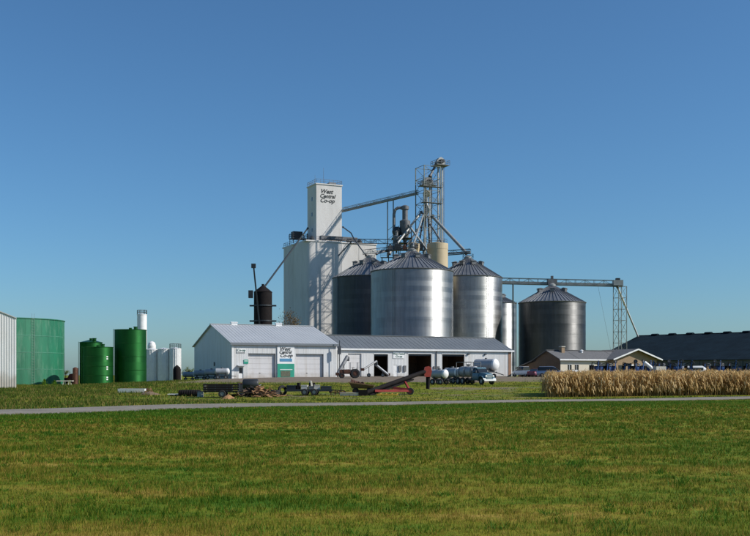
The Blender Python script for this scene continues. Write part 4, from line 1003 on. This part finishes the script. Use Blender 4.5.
p = W(647.5, 366, 147); o = thing('tilted_tank', 'small white cylinder tilted on a stand by the office\'s right corner', 'tank', (p.x, 147, G(p.x, 147)), R(0))
MB().tube((-.45, 0, 2.3), (.5, 0, 1.55), .26, n=16).build('cylinder', 'white_paint', o, True); MB().ball((.5, 0, 1.5), .27, 14, 8).build('dome', 'white_paint', o, True)
MB().beam((-.3, 0, 0), (-.2, 0, 2.1), .08).beam((.4, 0, 0), (.35, 0, 1.5), .08).build('stand', 'dark_steel', o)
o = thing('white_tote', 'low pale tote left of the blue planters beyond the corn', 'tote', (W(659.5, 0, 148).x, 148, G(42, 148)), R(15))
MB().box(-.8, .8, -.5, .5, .2, 1.7).build('tank', 'pale_board', o); MB().box(-.85, .85, -.55, .55, 0, .18).build('pallet', 'brown_wood', o)

# ------------------------------------------------------------------ machinery by the sheds
Xq, Yq = W(350, 0, 146).x, 146; tr = thing('old_tractor', 'small dark old tractor parked before the long shed\'s white door', 'tractor', (Xq, Yq, G(Xq, Yq)), R(188))
loft(MB(), [(-.3, .3, .26, .7, 1.2), (.2, .3, .28, .6, 1.3), (1.4, .28, .24, .6, 1.25), (1.55, .24, .2, .65, 1.15)]).build('hood', 'rust', tr, True)
MB().box(-.9, -.2, -.35, .35, .5, .95).build('gearbox', 'dark_steel', tr); MB().prism([(-1.0, 1.0), (-.5, 1.0), (-.5, 1.1), (-.9, 1.12), (-1.0, 1.5)], 'y', -.25, .25).build('seat', 'black_steel', tr)
MB().tube((-.25, 0, 1.2), (-.45, 0, 1.5), .03).lathe([(.2, 1.5), (.22, 1.53), (.2, 1.56)], 14, c=(-.48, 0)).build('steering_wheel', 'black_steel', tr)
MB().tube((.9, .12, 1.2), (.9, .12, 2.0), .05).build('exhaust', 'black_steel', tr)
for y in (-.7, .7): wheel(tr, -.7, y, .68, .34, 'rust'); wheel(tr, 1.2, y*.75, .36, .2, 'rust')
for y in (-.6, .6):
    for x in (-1.1, .0): MB().beam((x, y, 1.0), (x, y, 2.3), .06).build('canopy_post', 'galvanised_old', tr)
def auger(label, a_, b_, r, mat, wh, head=True, group='augers by the sheds'):
    a_ = Vector(a_); b_ = Vector(b_); m0 = a_.lerp(b_, .45); g = G(m0.x, m0.y); o = thing('grain_auger', label, 'auger', (m0.x, m0.y, g), 0, group)
    MB().tube(a_, b_, r, n=14).world(o).build('tube', mat, o, True)
    if head: MB().tube(b_, b_+Vector((0, 0, -.7)), r*1.25, n=12).world(o).build('head', 'dark_steel', o)
    MB().beam(m0+Vector((0, -.5, -m0.z+g+.35)), m0, .08).beam(m0+Vector((0, .5, -m0.z+g+.35)), m0, .08).beam(m0+Vector((0, -.6, -m0.z+g+.35)), m0+Vector((0, .6, -m0.z+g+.35)), .08).world(o).build('undercarriage', 'dark_steel', o)
    for y in (-.6, .6): wheel(o, 0, y, .32)
    MB().box(-.3, .3, -.2, .2, -.15, .3).build('hopper', 'rust', o, loc=a_-o.location)
    return o
auger('grey auger slanting up between the shop and the long shed', W(337.5, 374.5, 160), W(347.2, 356.8, 164), .3, 'galvanised_old', 1)
auger('short pale auger raised before the long shed\'s first dark bay', W(362.5, 370, 163), W(376.5, 361.2, 166), .17, 'auger_grey', 1)
auger('pale auger tube lying slanted across the first dark bay', W(388.5, 375, 172), W(375.5, 364.5, 171), .2, 'tank_grey', 1, False)
X = W(340, 0, 163).x
pole = thing('yard_pole', 'thin dark pole with box at the shop\'s right corner', 'pole', W(339.6, 377, 172)); pole.location.z = G(pole.location.x, 172)
MB().tube((0, 0, 0), (0, 0, 6.3), .07).build('pole', 'dark_steel', pole); MB().box(-.35, .25, -.2, .2, 3.9, 5.3).build('box', 'galvanised_old', pole)

# red auger in the foreground yard
a_ = W(361, 394.5, 88); b_ = W(426.5, 371, 93); mid = a_.lerp(b_, .5); gm = G(mid.x, mid.y)
ra = thing('red_auger', 'dark grain auger with red undercarriage and red head tilted up rightwards', 'auger', (mid.x, mid.y, gm))
dv = (b_-a_).normalized()
MB().tube(a_, b_, .2, n=14).world(ra).build('tube', 'black_steel', ra, True)
MB().beam(a_.lerp(b_, .15)+Vector((0, 0, -.35)), a_.lerp(b_, .8)+Vector((0, 0, -.28)), .3, .12).beam(a_.lerp(b_, .15)+Vector((0, 0, -.35)), a_.lerp(b_, .05), .06).build if False else None
m_ = MB().beam(a_.lerp(b_, .12)+Vector((0, 0, -.32)), a_.lerp(b_, .78)+Vector((0, 0, -.32)), .34, .14)
for q in (.15, .3, .45, .6, .75): m_.beam(a_.lerp(b_, q)+Vector((0, 0, -.32)), a_.lerp(b_, q), .06)
m_.world(ra).build('truss', 'black_steel', ra)
ax = W(410, 395, 91); gx = G(ax.x, ax.y); rad = .32
m_ = MB()
for y in (-.85, .85):
    m_.beam((ax.x, ax.y+y*.95, gx+rad), a_.lerp(b_, .66)+Vector((0, y*.2, -.3)), .15).beam((ax.x, ax.y+y*.95, gx+rad+.05), a_.lerp(b_, .2)+Vector((0, y*.3, -.1)), .2)
m_.beam((ax.x, ax.y-.9, gx+rad), (ax.x, ax.y+.9, gx+rad), .12).beam((ax.x, ax.y-.8, gx+rad+.15), (a_.lerp(b_, .3).x, ax.y-.6, gx+.75), .2)
m_.world(ra).build('undercarriage', 'red_paint', ra)
for y in (-.9, .9): wheel(ra, ax.x-mid.x, ax.y+y-mid.y, rad, .2, 'red_paint')
MB().prism([(-.32, -.5), (.22, -.5), (.34, .0), (.30, .36), (.05, .5), (-.3, .42), (-.4, .1)], 'y', -.3, .3).build('head', 'head_red', ra, loc=b_+Vector((.15, 0, -.05))-ra.location)
MB().tube((0, 0, -.45), (-.03, 0, -1.62), .2, .17, 12).build('flexible_spout', 'black_steel', ra, loc=b_+Vector((.15, 0, -.05))-ra.location)
MB().box(-.4, .4, -.4, .4, -.25, .25).build('hopper', 'black_steel', ra, loc=a_.lerp(b_, .03)-ra.location+Vector((0, 0, .1)))
m_ = MB()
for q in (0, .5, 1.0, 1.45): m_.beam((q, 0, .05), (q+.3, .1, .2), .1)
m_.beam((-.1, 0, .12), (1.7, 0, .12), .1); m_.build('guard_bar', 'yellow_paint', ra, loc=Vector(W(378, 396, 87.5))*1.0-ra.location+Vector((0, 0, .0)))

# ------------------------------------------------------------------ yard clutter along the lane
def put(px, Y): X = (px-375)*Y/FPX; return Vector((X, Y, G(X, Y)))
p = put(222, 86); t1 = thing('utility_trailer', 'black slatted utility trailer, leftmost in the row of clutter along the lane', 'trailer', p, R(3))
MB().box(-1.5, 1.5, -.8, .8, .48, .56).build('bed', 'black_steel', t1)
for z in (.62, .82, 1.02):
    for y in (-.82, .82): MB().box(-1.52, 1.52, y-.025, y+.025, z, z+.14).build('side_slat', 'black_steel', t1)
for x in (-1.45, -.5, .5, 1.45):
    for y in (-.77, .77): MB().box(x-.04, x+.04, y-.03, y+.03, .5, 1.2).build('stake', 'galvanised_old', t1)
MB().box(-1.5, -1.44, -.78, .78, .58, 1.15).build('tail_gate', 'galvanised_old', t1)
for y in (-.95, .95): wheel(t1, .1, y, .32, .2)
MB().beam((1.5, -.5, .5), (2.6, 0, .42), .08).beam((1.5, .5, .5), (2.6, 0, .42), .08).build('tongue', 'black_steel', t1)
MB().box(-1.2, .9, -.5, .5, .56, 1.05).build('load', 'dark_steel', t1)
def heap(label, px, Y, r, h, mat, cat='dirt pile', name='dirt_pile'):
    p = put(px, Y); m_ = MB(); n, k = 22, 8; vs_ = []; fs_ = []
    for j in range(k+1):
        for i in range(n):
            th = 2*math.pi*i/n; q = j/k; rr = r*q*(1+.15*math.sin(3*th+px)+.1*random.uniform(-1, 1)); z = h*(1-q)**1.2*(1+.12*random.uniform(-1, 1))-.06*q
            vs_.append((rr*math.cos(th)*1.5, rr*math.sin(th), z))
    for j in range(k):
        for i in range(n): fs_.append((j*n+i, (j+1)*n+i, (j+1)*n+(i+1) % n, j*n+(i+1) % n))
    o = link(name, m_.add(vs_, fs_).mesh(name, mat, 'all'), None, p); return tag(o, label, cat)
heap('low tan dirt mound in front of the black slatted trailer', 228, 83, .55, .38, 'tan_board')
heap('flat reddish dirt patch heaped by the pale pipes on the left', 150, 92, .9, .3, 'dirt')
p = put(190.5, 88)
for i, (dx, dy, L, lb) in enumerate(((-.1, 0, 1.9, 'black pipe lying nearest the lane, left of the slatted trailer'), (.05, .4, 1.7, 'black pipe lying behind the nearest one, left of the slatted trailer'))):
    o = thing('black_pipe', lb, 'pipe', put(190.5+dx*10, 88+dy), R(2), 'black pipes lying on the grass')
    MB().lathe([(.26, -L/2), (.28, -L/2+.05), (.28, L/2-.05), (.26, L/2), (.2, L/2), (.2, -L/2), (.26, -L/2)], 16, c=(0, .28), axis='x', cap=False).build('shell', 'black_steel', o, True)
    rg_ = MB(); x = -L/2+.1
    while x < L/2: rg_.lathe([(.28, x), (.31, x+.02), (.31, x+.06), (.28, x+.08)], 14, c=(0, .28), axis='x', cap=False); x += .2
    rg_.build('rib', 'black_steel', o)
o = thing('pale_block', 'pale concrete block between the black pipes and the slatted trailer', 'block', put(200.5, 87), R(5)); MB().box(-.25, .25, -.2, .2, 0, .45).build('block', 'pale_board', o); MB().box(-.28, .28, -.23, .23, .45, .5).build('cap', 'galvanised_old', o)
o = thing('pale_sheet', 'pale metal sheet lying at the left end of the black pipes', 'sheet', put(174.5, 89), R(4)); MB().box(-.55, .45, -.6, .6, .12, .17).build('sheet', 'white_paint', o); MB().box(-.45, .3, -.4, .4, 0, .115).build('support', 'brown_wood', o)
# plank heap
p = put(259, 87); ph = thing('scrap_heap', 'heap of orange-brown scrap boards and dark junk along the lane', 'scrap heap', p)
pl_m = [MB().box(-.8, .8, -.09, .09, -.025, .025).mesh('plank', m_) for m_ in ('tan_board', 'brown_wood', 'tan_board', 'black_steel', 'pale_board', 'rust')]
for i in range(130):
    q = random.random(); x = random.gauss(.1, .85); y = random.gauss(0, .45); z = max(.05, .95*math.exp(-((x+.2)/1.25)**2-(y/.7)**2)*random.random()+.05)
    c = link('plank', pl_m[(3 if random.random() < .5 else 1) if x < -.3 else random.choice((0, 0, 0, 2, 2, 4, 5, 1))], ph, (x, y, z+.05)); c.rotation_euler = (random.gauss(0, .35), random.gauss(0, .3), random.uniform(-.9, .9)); c.scale = (random.uniform(.25, .75), random.uniform(.5, 1.3), 1)
p = put(250.5, 92); o = thing('oil_tank', 'dark rusty drum standing behind the scrap heap', 'drum', p, R(5))
MB().lathe([(.02, -.75), (.4, -.7), (.46, -.6), (.46, .6), (.4, .7), (.02, .75)], 20, c=(0, .95), axis='x').build('shell', 'dark_steel', o, True)
for x in (-.45, .45): MB().box(x-.05, x+.05, -.35, .35, 0, .6).build('stand', 'rust', o)
# long flat trailer with bundles
p = put(311, 90); ft = thing('flatbed_trailer', 'long low black flatbed trailer loaded with crates, right of the scrap heap', 'trailer', p, R(-1))
MB().box(-2.2, 2.0, -.9, .9, .42, .52).build('deck', 'black_steel', ft); MB().box(-2.2, 2.0, -.95, -.9, .36, .56).build('side_rail', 'dark_steel', ft)
for x in (-.5, .35):
    for y in (-.98, .98): wheel(ft, x, y, .3, .18)
MB().beam((2.0, -.5, .46), (2.9, 0, .42), .08).beam((2.0, .5, .46), (2.9, 0, .42), .08).tube((2.7, 0, 0), (2.7, 0, .8), .04).build('tongue', 'black_steel', ft)
for i, (x0, x1, h, mt, lb) in enumerate(((-2.1, -1.3, .32, 'dark_steel', 'dark crate at the left end of the flatbed trailer'), (-1.2, -1.0, .55, 'black_steel', 'narrow upright black case on the flatbed trailer'), (-.85, -.3, .34, 'pale_board', 'pale crate on the flatbed trailer, left one'), (-.2, .25, .25, 'galvanised_old', 'grey low crate on the flatbed trailer'), (.3, .8, .36, 'pale_board', 'pale crate on the flatbed trailer, right one'), (.9, 1.8, .25, 'dark_steel', 'long dark crate at the right end of the flatbed trailer'))):
    o = thing('crate', lb, 'crate', p+Vector(((x0+x1)/2, 0, .525)), R(2*i-4), 'crates on the flatbed trailer'); hw = (x1-x0)/2
    MB().box(-hw, hw, -.6, .6, 0, h).build('box', mt, o); MB().box(-hw-.02, hw+.02, -.62, .62, h+.002, h+.05).build('lid', mt, o)
o = thing('small_machine', 'small cream and black tilted machine seat behind the flatbed trailer', 'machine', put(313.5, 96), R(20))
MB().prism([(-.3, .35), (.3, .35), (.25, .5), (-.1, .55), (-.25, 1.15), (-.38, 1.12)], 'y', -.25, .25).build('seat', 'pale_board', o); MB().box(-.4, .1, -.22, .22, .5, .95).build('back', 'black_steel', o); MB().box(-.25, .25, -.25, .25, 0, .34).build('base', 'black_steel', o)
# pale trough and rusty wagon
o = thing('pale_beam', 'long pale beam lying on the grass left of the red auger', 'beam', put(353, 88), R(1))
MB().box(-1.15, 1.1, -.15, .15, .02, .24).build('web', 'pale_board', o); MB().box(-1.17, 1.12, -.22, .22, .24, .29).build('flange', 'pale_board', o)
p = put(362, 94); rw = thing('rusty_wagon', 'rusty barge wagon with flared tan sides beside the red auger', 'wagon', p, R(-4))
MB().add([(-.9, -.5, .5), (1.0, -.5, .45), (1.0, .5, .45), (-.9, .5, .5), (-1.15, -.85, 1.05), (1.2, -.85, .75), (1.2, .85, .75), (-1.15, .85, 1.05)], [(0,3,2,1),(0,1,5,4),(1,2,6,5),(2,3,7,6),(3,0,4,7),(4,5,6,7)]).build('box', 'brown_wood', rw)
ld = MB()
for i in range(9): ld.tube((-.95+.13*i, -.5+.1*(i % 4), .9+.05*(i % 3)), (-1.0+.15*i, .4-.1*(i % 3), 1.28-.05*i), .13, .09, 7)
ld.build('load', 'rust', rw)
MB().beam((-1.15, -.86, 1.06), (1.2, -.86, .77), .05, .1).build('rim', 'tan_board', rw)
for x in (-.6, .7):
    for y in (-.6, .6): wheel(rw, x, y, .26, .16, 'rust')
# left yard: plank table, dark upright, red machine, white trough
p = put(65, 140); o = thing('trestle_table', 'long pale plank on trestles before the left green tanks', 'trestle', p, R(2))
MB().box(-1.1, 1.1, -.4, .4, .62, .74).build('plank', 'pale_board', o)
for x in (-.1, .65): MB().beam((x-.15, -.3, 0), (x, -.3, .62), .1).beam((x+.15, .3, 0), (x, .3, .62), .1).build('leg', 'pale_board', o)
p = put(75.3, 143); o = thing('upright_tank', 'narrow dark upright tank next to the slim green ones', 'tank', p)
MB().lathe([(.36, 0), (.36, 2.45), (.1, 2.6)], 16).build('shell', 'rust', o, True); MB().beam((.42, 0, 0), (.42, 0, 2.5), .08).build('pipe', 'dark_steel', o)
p = put(69.5, 165); rm = thing('red_implement', 'red farm implement standing behind the trestle plank', 'implement', p, R(10))
MB().box(-.9, .9, -.3, .3, .7, 1.1).prism([(-.3, 1.1), (.9, 1.1), (.6, 1.8), (.0, 1.7)], 'y', -.25, .25).build('body', 'red_paint', rm)
for x in (-.7, .7): wheel(rm, x, -.4, .42, .2, 'red_paint'); wheel(rm, x, .4, .42, .2, 'red_paint')
MB().tube((-.6, 0, 1.1), (-.6, 0, 2.0), .05).build('exhaust', 'black_steel', rm)
p = put(132, 98); o = thing('white_trough', 'long low white trough lying on the grass by the lane', 'trough', p, R(2))
MB().prism([(-.35, 0), (.35, 0), (.42, .4), (.36, .4), (.3, .06), (-.3, .06), (-.36, .4), (-.42, .4)], 'x', -1.3, 1.3).build('trough', 'white_paint', o)
for x in (-1.3, 1.25): MB().box(x, x+.05, -.34, .34, .06, .38).build('end_plate', 'white_paint', o)
o = thing('brown_stump', 'small brown wood stack at the right end of the white trough', 'wood stack', put(149, 96), R(15))
for i, (x, y, z) in enumerate(((-.3, 0, .12), (.0, 0, .12), (.3, 0, .12), (-.15, 0, .36), (.15, 0, .36))): MB().tube((x, -.4, z), (x, .4, z), .12, n=10).build('log', 'rust' if i % 2 else 'tan_board', o)

# old tyres and a harrow among the clutter
tm = MB().lathe([(.24, -.1), (.42, -.12), (.46, -.05), (.46, .05), (.42, .12), (.24, .1)], 18, cap=False).mesh('tyre', 'rubber', True)
for i, (px, Y, z, rx, lb) in enumerate(((275, 89.5, .13, 0, 'old tyre lying lowest beside the scrap heap'), (275.6, 89.6, .37, .05, 'old tyre lying on top beside the scrap heap'), (282.5, 90, .45, 1.45, 'old tyre standing against the flatbed trailer\'s left end'), (243.5, 88.5, .14, 0, 'old tyre lying flat between slatted trailer and scrap heap'))):
    o = tag(link('rubber_ring', tm, None, put(px, Y)+Vector((0, 0, z))), lb, 'tyre', 'old tyres in the clutter'); o.rotation_euler = (rx, 0, .3*i)
hw = thing('spike_harrow', 'low dark spike harrow lying between the trailer and the lane beam', 'harrow', put(337.5, 91), R(6))
for y in (-.6, -.2, .2, .6): MB().box(-.75, .75, y-.035, y+.035, .2, .27).build('bar', 'rust', hw)
for x in (-.7, 0, .7): MB().box(x-.03, x+.03, -.65, .65, .272, .32).build('cross_bar', 'black_steel', hw)
for x in (-.6, -.2, .2, .6):
    for y in (-.6, -.2, .2, .6): MB().tube((x, y, .0), (x, y, .42), .015, n=5).build('spike', 'rust', hw)
bx_ = thing('scrap_bin', 'dark open scrap bin behind the slatted trailer', 'bin', put(246, 95), R(12))
for (x0, x1, y0, y1) in ((-.7, .7, -.45, -.4), (-.7, .7, .4, .45), (-.7, -.65, -.4, .4), (.65, .7, -.4, .4)): MB().box(x0, x1, y0, y1, .05, .95).build('side', 'dark_steel', bx_)
MB().box(-.68, .68, -.42, .42, .0, .05).build('floor', 'dark_steel', bx_); MB().box(-.75, .75, -.5, -.452, .86, .97).build('rim', 'rust', bx_)

# ------------------------------------------------------------------ tree and shrubs
def leaves(name, mat, parent, pts, size, loc=(0, 0, 0)):
    P = np.asarray(pts); n = len(P); d1 = rng.normal(size=(n, 3)); d1 /= np.linalg.norm(d1, axis=1)[:, None]; d2 = np.cross(d1, rng.normal(size=(n, 3))); d2 /= np.linalg.norm(d2, axis=1)[:, None]
    s_ = size*rng.uniform(.6, 1.3, (n, 1)); V = np.stack([P-d1*s_, P+d2*s_*.5, P+d1*s_, P-d2*s_*.5], 1).reshape(-1, 3)
    me = bpy.data.meshes.new(name); fast_mesh(me, V, np.arange(4*n).reshape(-1, 4)); a_ = me.attributes.new('rnd', 'FLOAT', 'POINT'); a_.data.foreach_set('value', np.repeat(rng.random(n), 4).astype(np.float32))
    me.materials.append(M(mat)); return link(name, me, parent, loc)
def tree(label, px, Y, ytop, spread, nl, mat, leaf=.16):
    X = (px-375)*Y/FPX; g = G(X, Y); H = W(px, ytop, Y).z-g; o = thing('tree', label, 'tree', (X, Y, g)); m_ = MB(); tips = []
    def grow(p, d, L, r, k):
        q = p+d*L; m_.tube(p, q, r, r*.65, 7, False); tips.append(q)
        if k == 0: return
        for i in range(3 if k > 1 else 4):
            a_ = Vector((random.gauss(0, 1), random.gauss(0, 1), random.gauss(.3, .6))).normalized(); grow(q, (d*.8+a_*.75).normalized(), L*random.uniform(.55, .8), r*.6, k-1)
    grow(Vector((0, 0, 0)), Vector((0, 0, 1)), H*.36, H*.022, 4)
    mx = max(t_.z for t_ in tips); sc_ = H*.97/mx; m_.v = [(x*sc_*spread, y*sc_*spread, z*sc_) for x, y, z in m_.v]
    m_.build('trunk', 'bark', o, True); T = np.array([(t_.x*spread, t_.y*spread, t_.z) for t_ in tips if t_.z > mx*.4])*sc_
    pts = T[rng.integers(0, len(T), nl)]+rng.normal(size=(nl, 3))*H*.035; leaves('crown', mat, o, pts, leaf); return o
tree('brown autumn tree behind the shop roof, against the white elevator', 288, 207, 311, .5, 1500, 'autumn_leaf')
tree('thin bare-topped autumn tree left of the other brown tree', 279.5, 209, 315.5, .45, 350, 'autumn_leaf', .12)
for i, (px, Y, h, lb) in enumerate(((44.5, 141, 1.0, 'small dark shrub at the foot of the wide green tank, left one'), (54.5, 142, .8, 'small dark shrub at the foot of the wide green tank, right one'))):
    p = put(px, Y); o = thing('shrub', lb, 'shrub', p); MB().tube((0, 0, 0), (0, 0, h*.6), .04, .02, 6).build('stem', 'bark', o)
    q = rng.random(500); pts = rng.normal(size=(500, 3))*np.array([.16, .16, 0])*(1.15-q)[:, None]*1.6; pts[:, 2] = q*h; leaves('foliage', 'lush_blade', o, pts, .07)
rs = np.random.default_rng(3)
def far_tree(px, Y, H, lb):
    X = (px-375)*Y/FPX; o = thing('far_tree', lb, 'tree', (X, Y, G(X, Y)), 0, 'far trees on the horizon'); MB().tube((0, 0, 0), (0, 0, H*.5), H*.04, H*.02, 6).build('trunk', 'bark', o)
    c = rs.normal(size=(14, 3))*np.array([.22, .22, .16])*H+np.array([0, 0, H*.62]); pts = c[rs.integers(0, 14, 500)]+rs.normal(size=(500, 3))*H*.09; leaves('crown', 'weed_blade', o, pts, H*.05)
for i, (px, Y, H, lb) in enumerate(((187.5, 900, 8, 'tiny far tree on the horizon, right of the white silos'), (191.5, 980, 9, 'tiny far tree nearest the shop\'s gable on the horizon'), (66, 1000, 7, 'tiny far tree on the horizon between green tanks'))): far_tree(px, Y, H, lb)

# ------------------------------------------------------------------ standing corn
def corn_field():
    f0 = np.array([W(546, 0, 86.5).x, 86.5]); fd = np.array([1, .16]); fd /= np.linalg.norm(fd); fb = np.array([.20, 1.0])
    P = []
    for r_ in range(13):
        s_ = np.arange(0, 55, .115); s_ = s_+rng.uniform(-.05, .05, len(s_))+rng.uniform(-.35, .5)
        q = f0+fb*(r_*.62)+fd*s_[:, None]+rng.normal(size=(len(s_), 2))*.05; P.append(q)
    P = np.concatenate(P); n = len(P); z = gz(P[:, 0], P[:, 1]); Hh_ = rng.normal(1.88, .12, n)+.12*np.sin(P[:, 0]*.7+np.sin(P[:, 1]))*np.sin(P[:, 0]*2.3); bent = rng.random(n) < .08; Hh_[bent] *= rng.uniform(.45, .8, bent.sum())
    V = []; F = []; Rn = []; off = 0
    base = np.stack([P[:, 0], P[:, 1], z], 1); lean = rng.normal(size=(n, 2))*np.where(bent, .45, .09)[:, None]
    def addquads(Q, rv):
        nonlocal off
        k = len(Q); V.append(Q.reshape(-1, 3)); F.append(np.arange(4*k).reshape(-1, 4)+off); Rn.append(np.repeat(rv, 4)); off += 4*k
    up = np.zeros((n, 3)); up[:, 2] = 1; top = base+np.concatenate([lean, Hh_[:, None]], 1)
    for a_ in (0, math.pi/2):
        d = np.array([math.cos(a_), math.sin(a_), 0])*.014; addquads(np.stack([base-d, base+d, top+d*.4, top-d*.4], 1), rng.random(n)*.6)
    nl = 13
    for l in range(nl):
        q = (.30+.68*l/(nl-1)); th = rng.uniform(0, 2*math.pi, n); o_ = base+(top-base)*(q+rng.normal(0, .02, n))[:, None]
        d = np.stack([np.cos(th), np.sin(th), np.zeros(n)], 1); s_ = np.stack([-np.sin(th), np.cos(th), np.zeros(n)], 1); L = rng.uniform(.3, .62, n)[:, None]; wv = rng.uniform(.03, .06, n)[:, None]
        m1 = o_+d*L*.45+up*(L*rng.uniform(.1, .4, (n, 1))); e1 = o_+d*L*.8+up*(-L*rng.uniform(.15, .8, (n, 1))); rv = rng.random(n)*.9+.1*q
        addquads(np.stack([o_-s_*wv*.6, o_+s_*wv*.6, m1+s_*wv, m1-s_*wv], 1), rv); addquads(np.stack([m1-s_*wv, m1+s_*wv, e1+s_*wv*.3, e1-s_*wv*.3], 1), rv)
    for l in range(4):
        th = rng.uniform(0, 2*math.pi, n); d = np.stack([np.cos(th), np.sin(th), np.zeros(n)], 1)*.1; s_ = np.stack([-np.sin(th), np.cos(th), np.zeros(n)], 1)*.012
        e = top+d*rng.uniform(.3, 1.2, (n, 1))+up*rng.uniform(.1, .25, (n, 1)); addquads(np.stack([top-s_, top+s_, e+s_*.4, e-s_*.4], 1), rng.random(n)*.5)
    q = base+(top-base)*.46; th = rng.uniform(0, 2*math.pi, n); d = np.stack([np.cos(th), np.sin(th), np.zeros(n)], 1)*.06
    for a_ in (0, math.pi/2):
        s_ = np.array([math.cos(a_), math.sin(a_), 0])*.03; e = q+d-up*.2; addquads(np.stack([q+d*.3-s_*.6, q+d*.3+s_*.6, e+s_, e-s_], 1), .4+.6*rng.random(n))
    me = bpy.data.meshes.new('corn_field'); fast_mesh(me, np.concatenate(V), np.concatenate(F)); a_ = me.attributes.new('rnd', 'FLOAT', 'POINT'); a_.data.foreach_set('value', np.concatenate(Rn).astype(np.float32)); me.materials.append(M('corn_leaf'))
    o = link('corn_field', me); tag(o, 'strip of dry tan standing corn beyond the lane on the right', 'corn'); stuff(o)
    return f0, fd
corn_field()

# ------------------------------------------------------------------ grass
def grass(name, label, mat, P, h, wd_, droop=.5):
    n = len(P); z = gz(P[:, 0], P[:, 1]); base = np.stack([P[:, 0], P[:, 1], z-.01], 1); th = rng.uniform(0, 2*math.pi, n)
    d = np.stack([np.cos(th), np.sin(th), np.zeros(n)], 1); a_ = rng.uniform(-.8, .8, n); s_ = np.stack([np.cos(a_), np.sin(a_), np.zeros(n)], 1)*(wd_*rng.uniform(.6, 1.4, n))[:, None]
    H = h*rng.uniform(.45, 1.25, n); tip = base+d*(H*droop*rng.uniform(.2, 1.3, n))[:, None]; tip[:, 2] += H
    V = np.stack([base-s_, base+s_, tip], 1).reshape(-1, 3); me = bpy.data.meshes.new(name); fast_mesh(me, V, np.arange(3*n).reshape(-1, 3))
    r_ = me.attributes.new('rnd', 'FLOAT', 'POINT'); r_.data.foreach_set('value', np.repeat(rng.random(n), 3).astype(np.float32)); me.materials.append(M(mat))
    o = link(name, me); tag(o, label, 'grass'); stuff(o); return o
def clumped(n, x0, x1, y0, y1, k, s_):
    c = np.stack([rng.uniform(x0, x1, n//k), rng.uniform(y0, y1, n//k)], 1); return np.repeat(c, k, 0)+rng.normal(size=((n//k)*k, 2))*s_
Ps, Hs, Ws = [], [], []
for y0, y1, dens, h, wd_ in ((7, 14, 1100, .075, .0035), (14, 22, 620, .08, .005), (22, 34, 300, .09, .008), (34, 50, 130, .10, .014), (50, 72, 60, .11, .022)):
    hw = .46*y1+2; n = int(2*hw*(y1-y0)*dens); P = clumped(n, -hw, hw, y0, y1, 8, .045)
    ok = (np.abs(P[:, 0]) < .46*P[:, 1]+2) & (P[:, 1] < lane_y(P[:, 0])-4.2); P = P[ok]; Ps.append(P); Hs.append(np.full(len(P), h)); Ws.append(np.full(len(P), wd_))
P = np.concatenate(Ps); big = np.sin(P[:, 0]*.9+2*np.sin(P[:, 1]*.4))*np.sin(P[:, 1]*1.1+P[:, 0]*.3)
grass('mown_grass', 'mown green and straw coloured grass field in the foreground', 'grass_blade', P, np.concatenate(Hs)*(1+.35*big), np.concatenate(Ws))
n = 140000; X = rng.uniform(-40, 60, n); D = np.abs(rng.normal(0, 5.0, n))+4.6; P = np.stack([X, lane_y(X)-D*1.25], 1)
P = P[(np.abs(P[:, 0]) < .5*P[:, 1]+3)]; grass('ditch_grass', 'lush darker green grass along the near side of the lane', 'lush_blade', P, .13, .02)
n = 300000; P = clumped(n, -75, 75, 50, 158, 10, .25)
hole = lambda: bare_amount(P[:, 0], P[:, 1])
ok = (P[:, 1] > lane_y(P[:, 0])+2.7+1.5*(P[:, 0] < -8)) & (np.abs(P[:, 0]) < .44*P[:, 1]+4) & (rng.random(len(P)) > hole()*1.6) & ~((P[:, 0] > 13.5) & (P[:, 1] > 86) & (P[:, 1] < 96))
P = P[ok]; left = 1-smooth(-18, -8, P[:, 0]); grass('weed_grass', 'rough weedy grass on the rise between lane and buildings', 'weed_blade', P, .14+.11*left, .024)

n = 2600; c = np.stack([rng.uniform(-34, 34, n), 8+50*rng.random(n)**1.3], 1); c = c[(np.abs(c[:, 0]) < .46*c[:, 1]+2) & (c[:, 1] < lane_y(c[:, 0])-6)]
P = np.repeat(c, 34, 0)+rng.normal(size=(len(c)*34, 2))*np.repeat(rng.uniform(.04, .16, len(c)), 34)[:, None]
grass('coarse_tufts', 'scattered coarser dark green tufts in the foreground field', 'lush_blade', P, np.repeat(rng.uniform(.07, .15, len(c)), 34), np.repeat(.0035+.00028*c[:, 1], 34), .8)

n = 9000; X = rng.uniform(-34, 50, n); sd_ = np.where(rng.random(n) < .5, -1, 1); hwv = 4.0-1.7*smooth(-22, 5, X); P = np.stack([X, lane_y(X)+sd_*(hwv*1.15+np.abs(rng.normal(0, .5, n))-.5*rng.random(n))], 1)
P = np.repeat(P, 6, 0)+rng.normal(size=(6*n, 2))*.08; grass('verge_tufts', 'small ragged grass tufts creeping onto the lane edges', 'weed_blade', P, .06, .012)
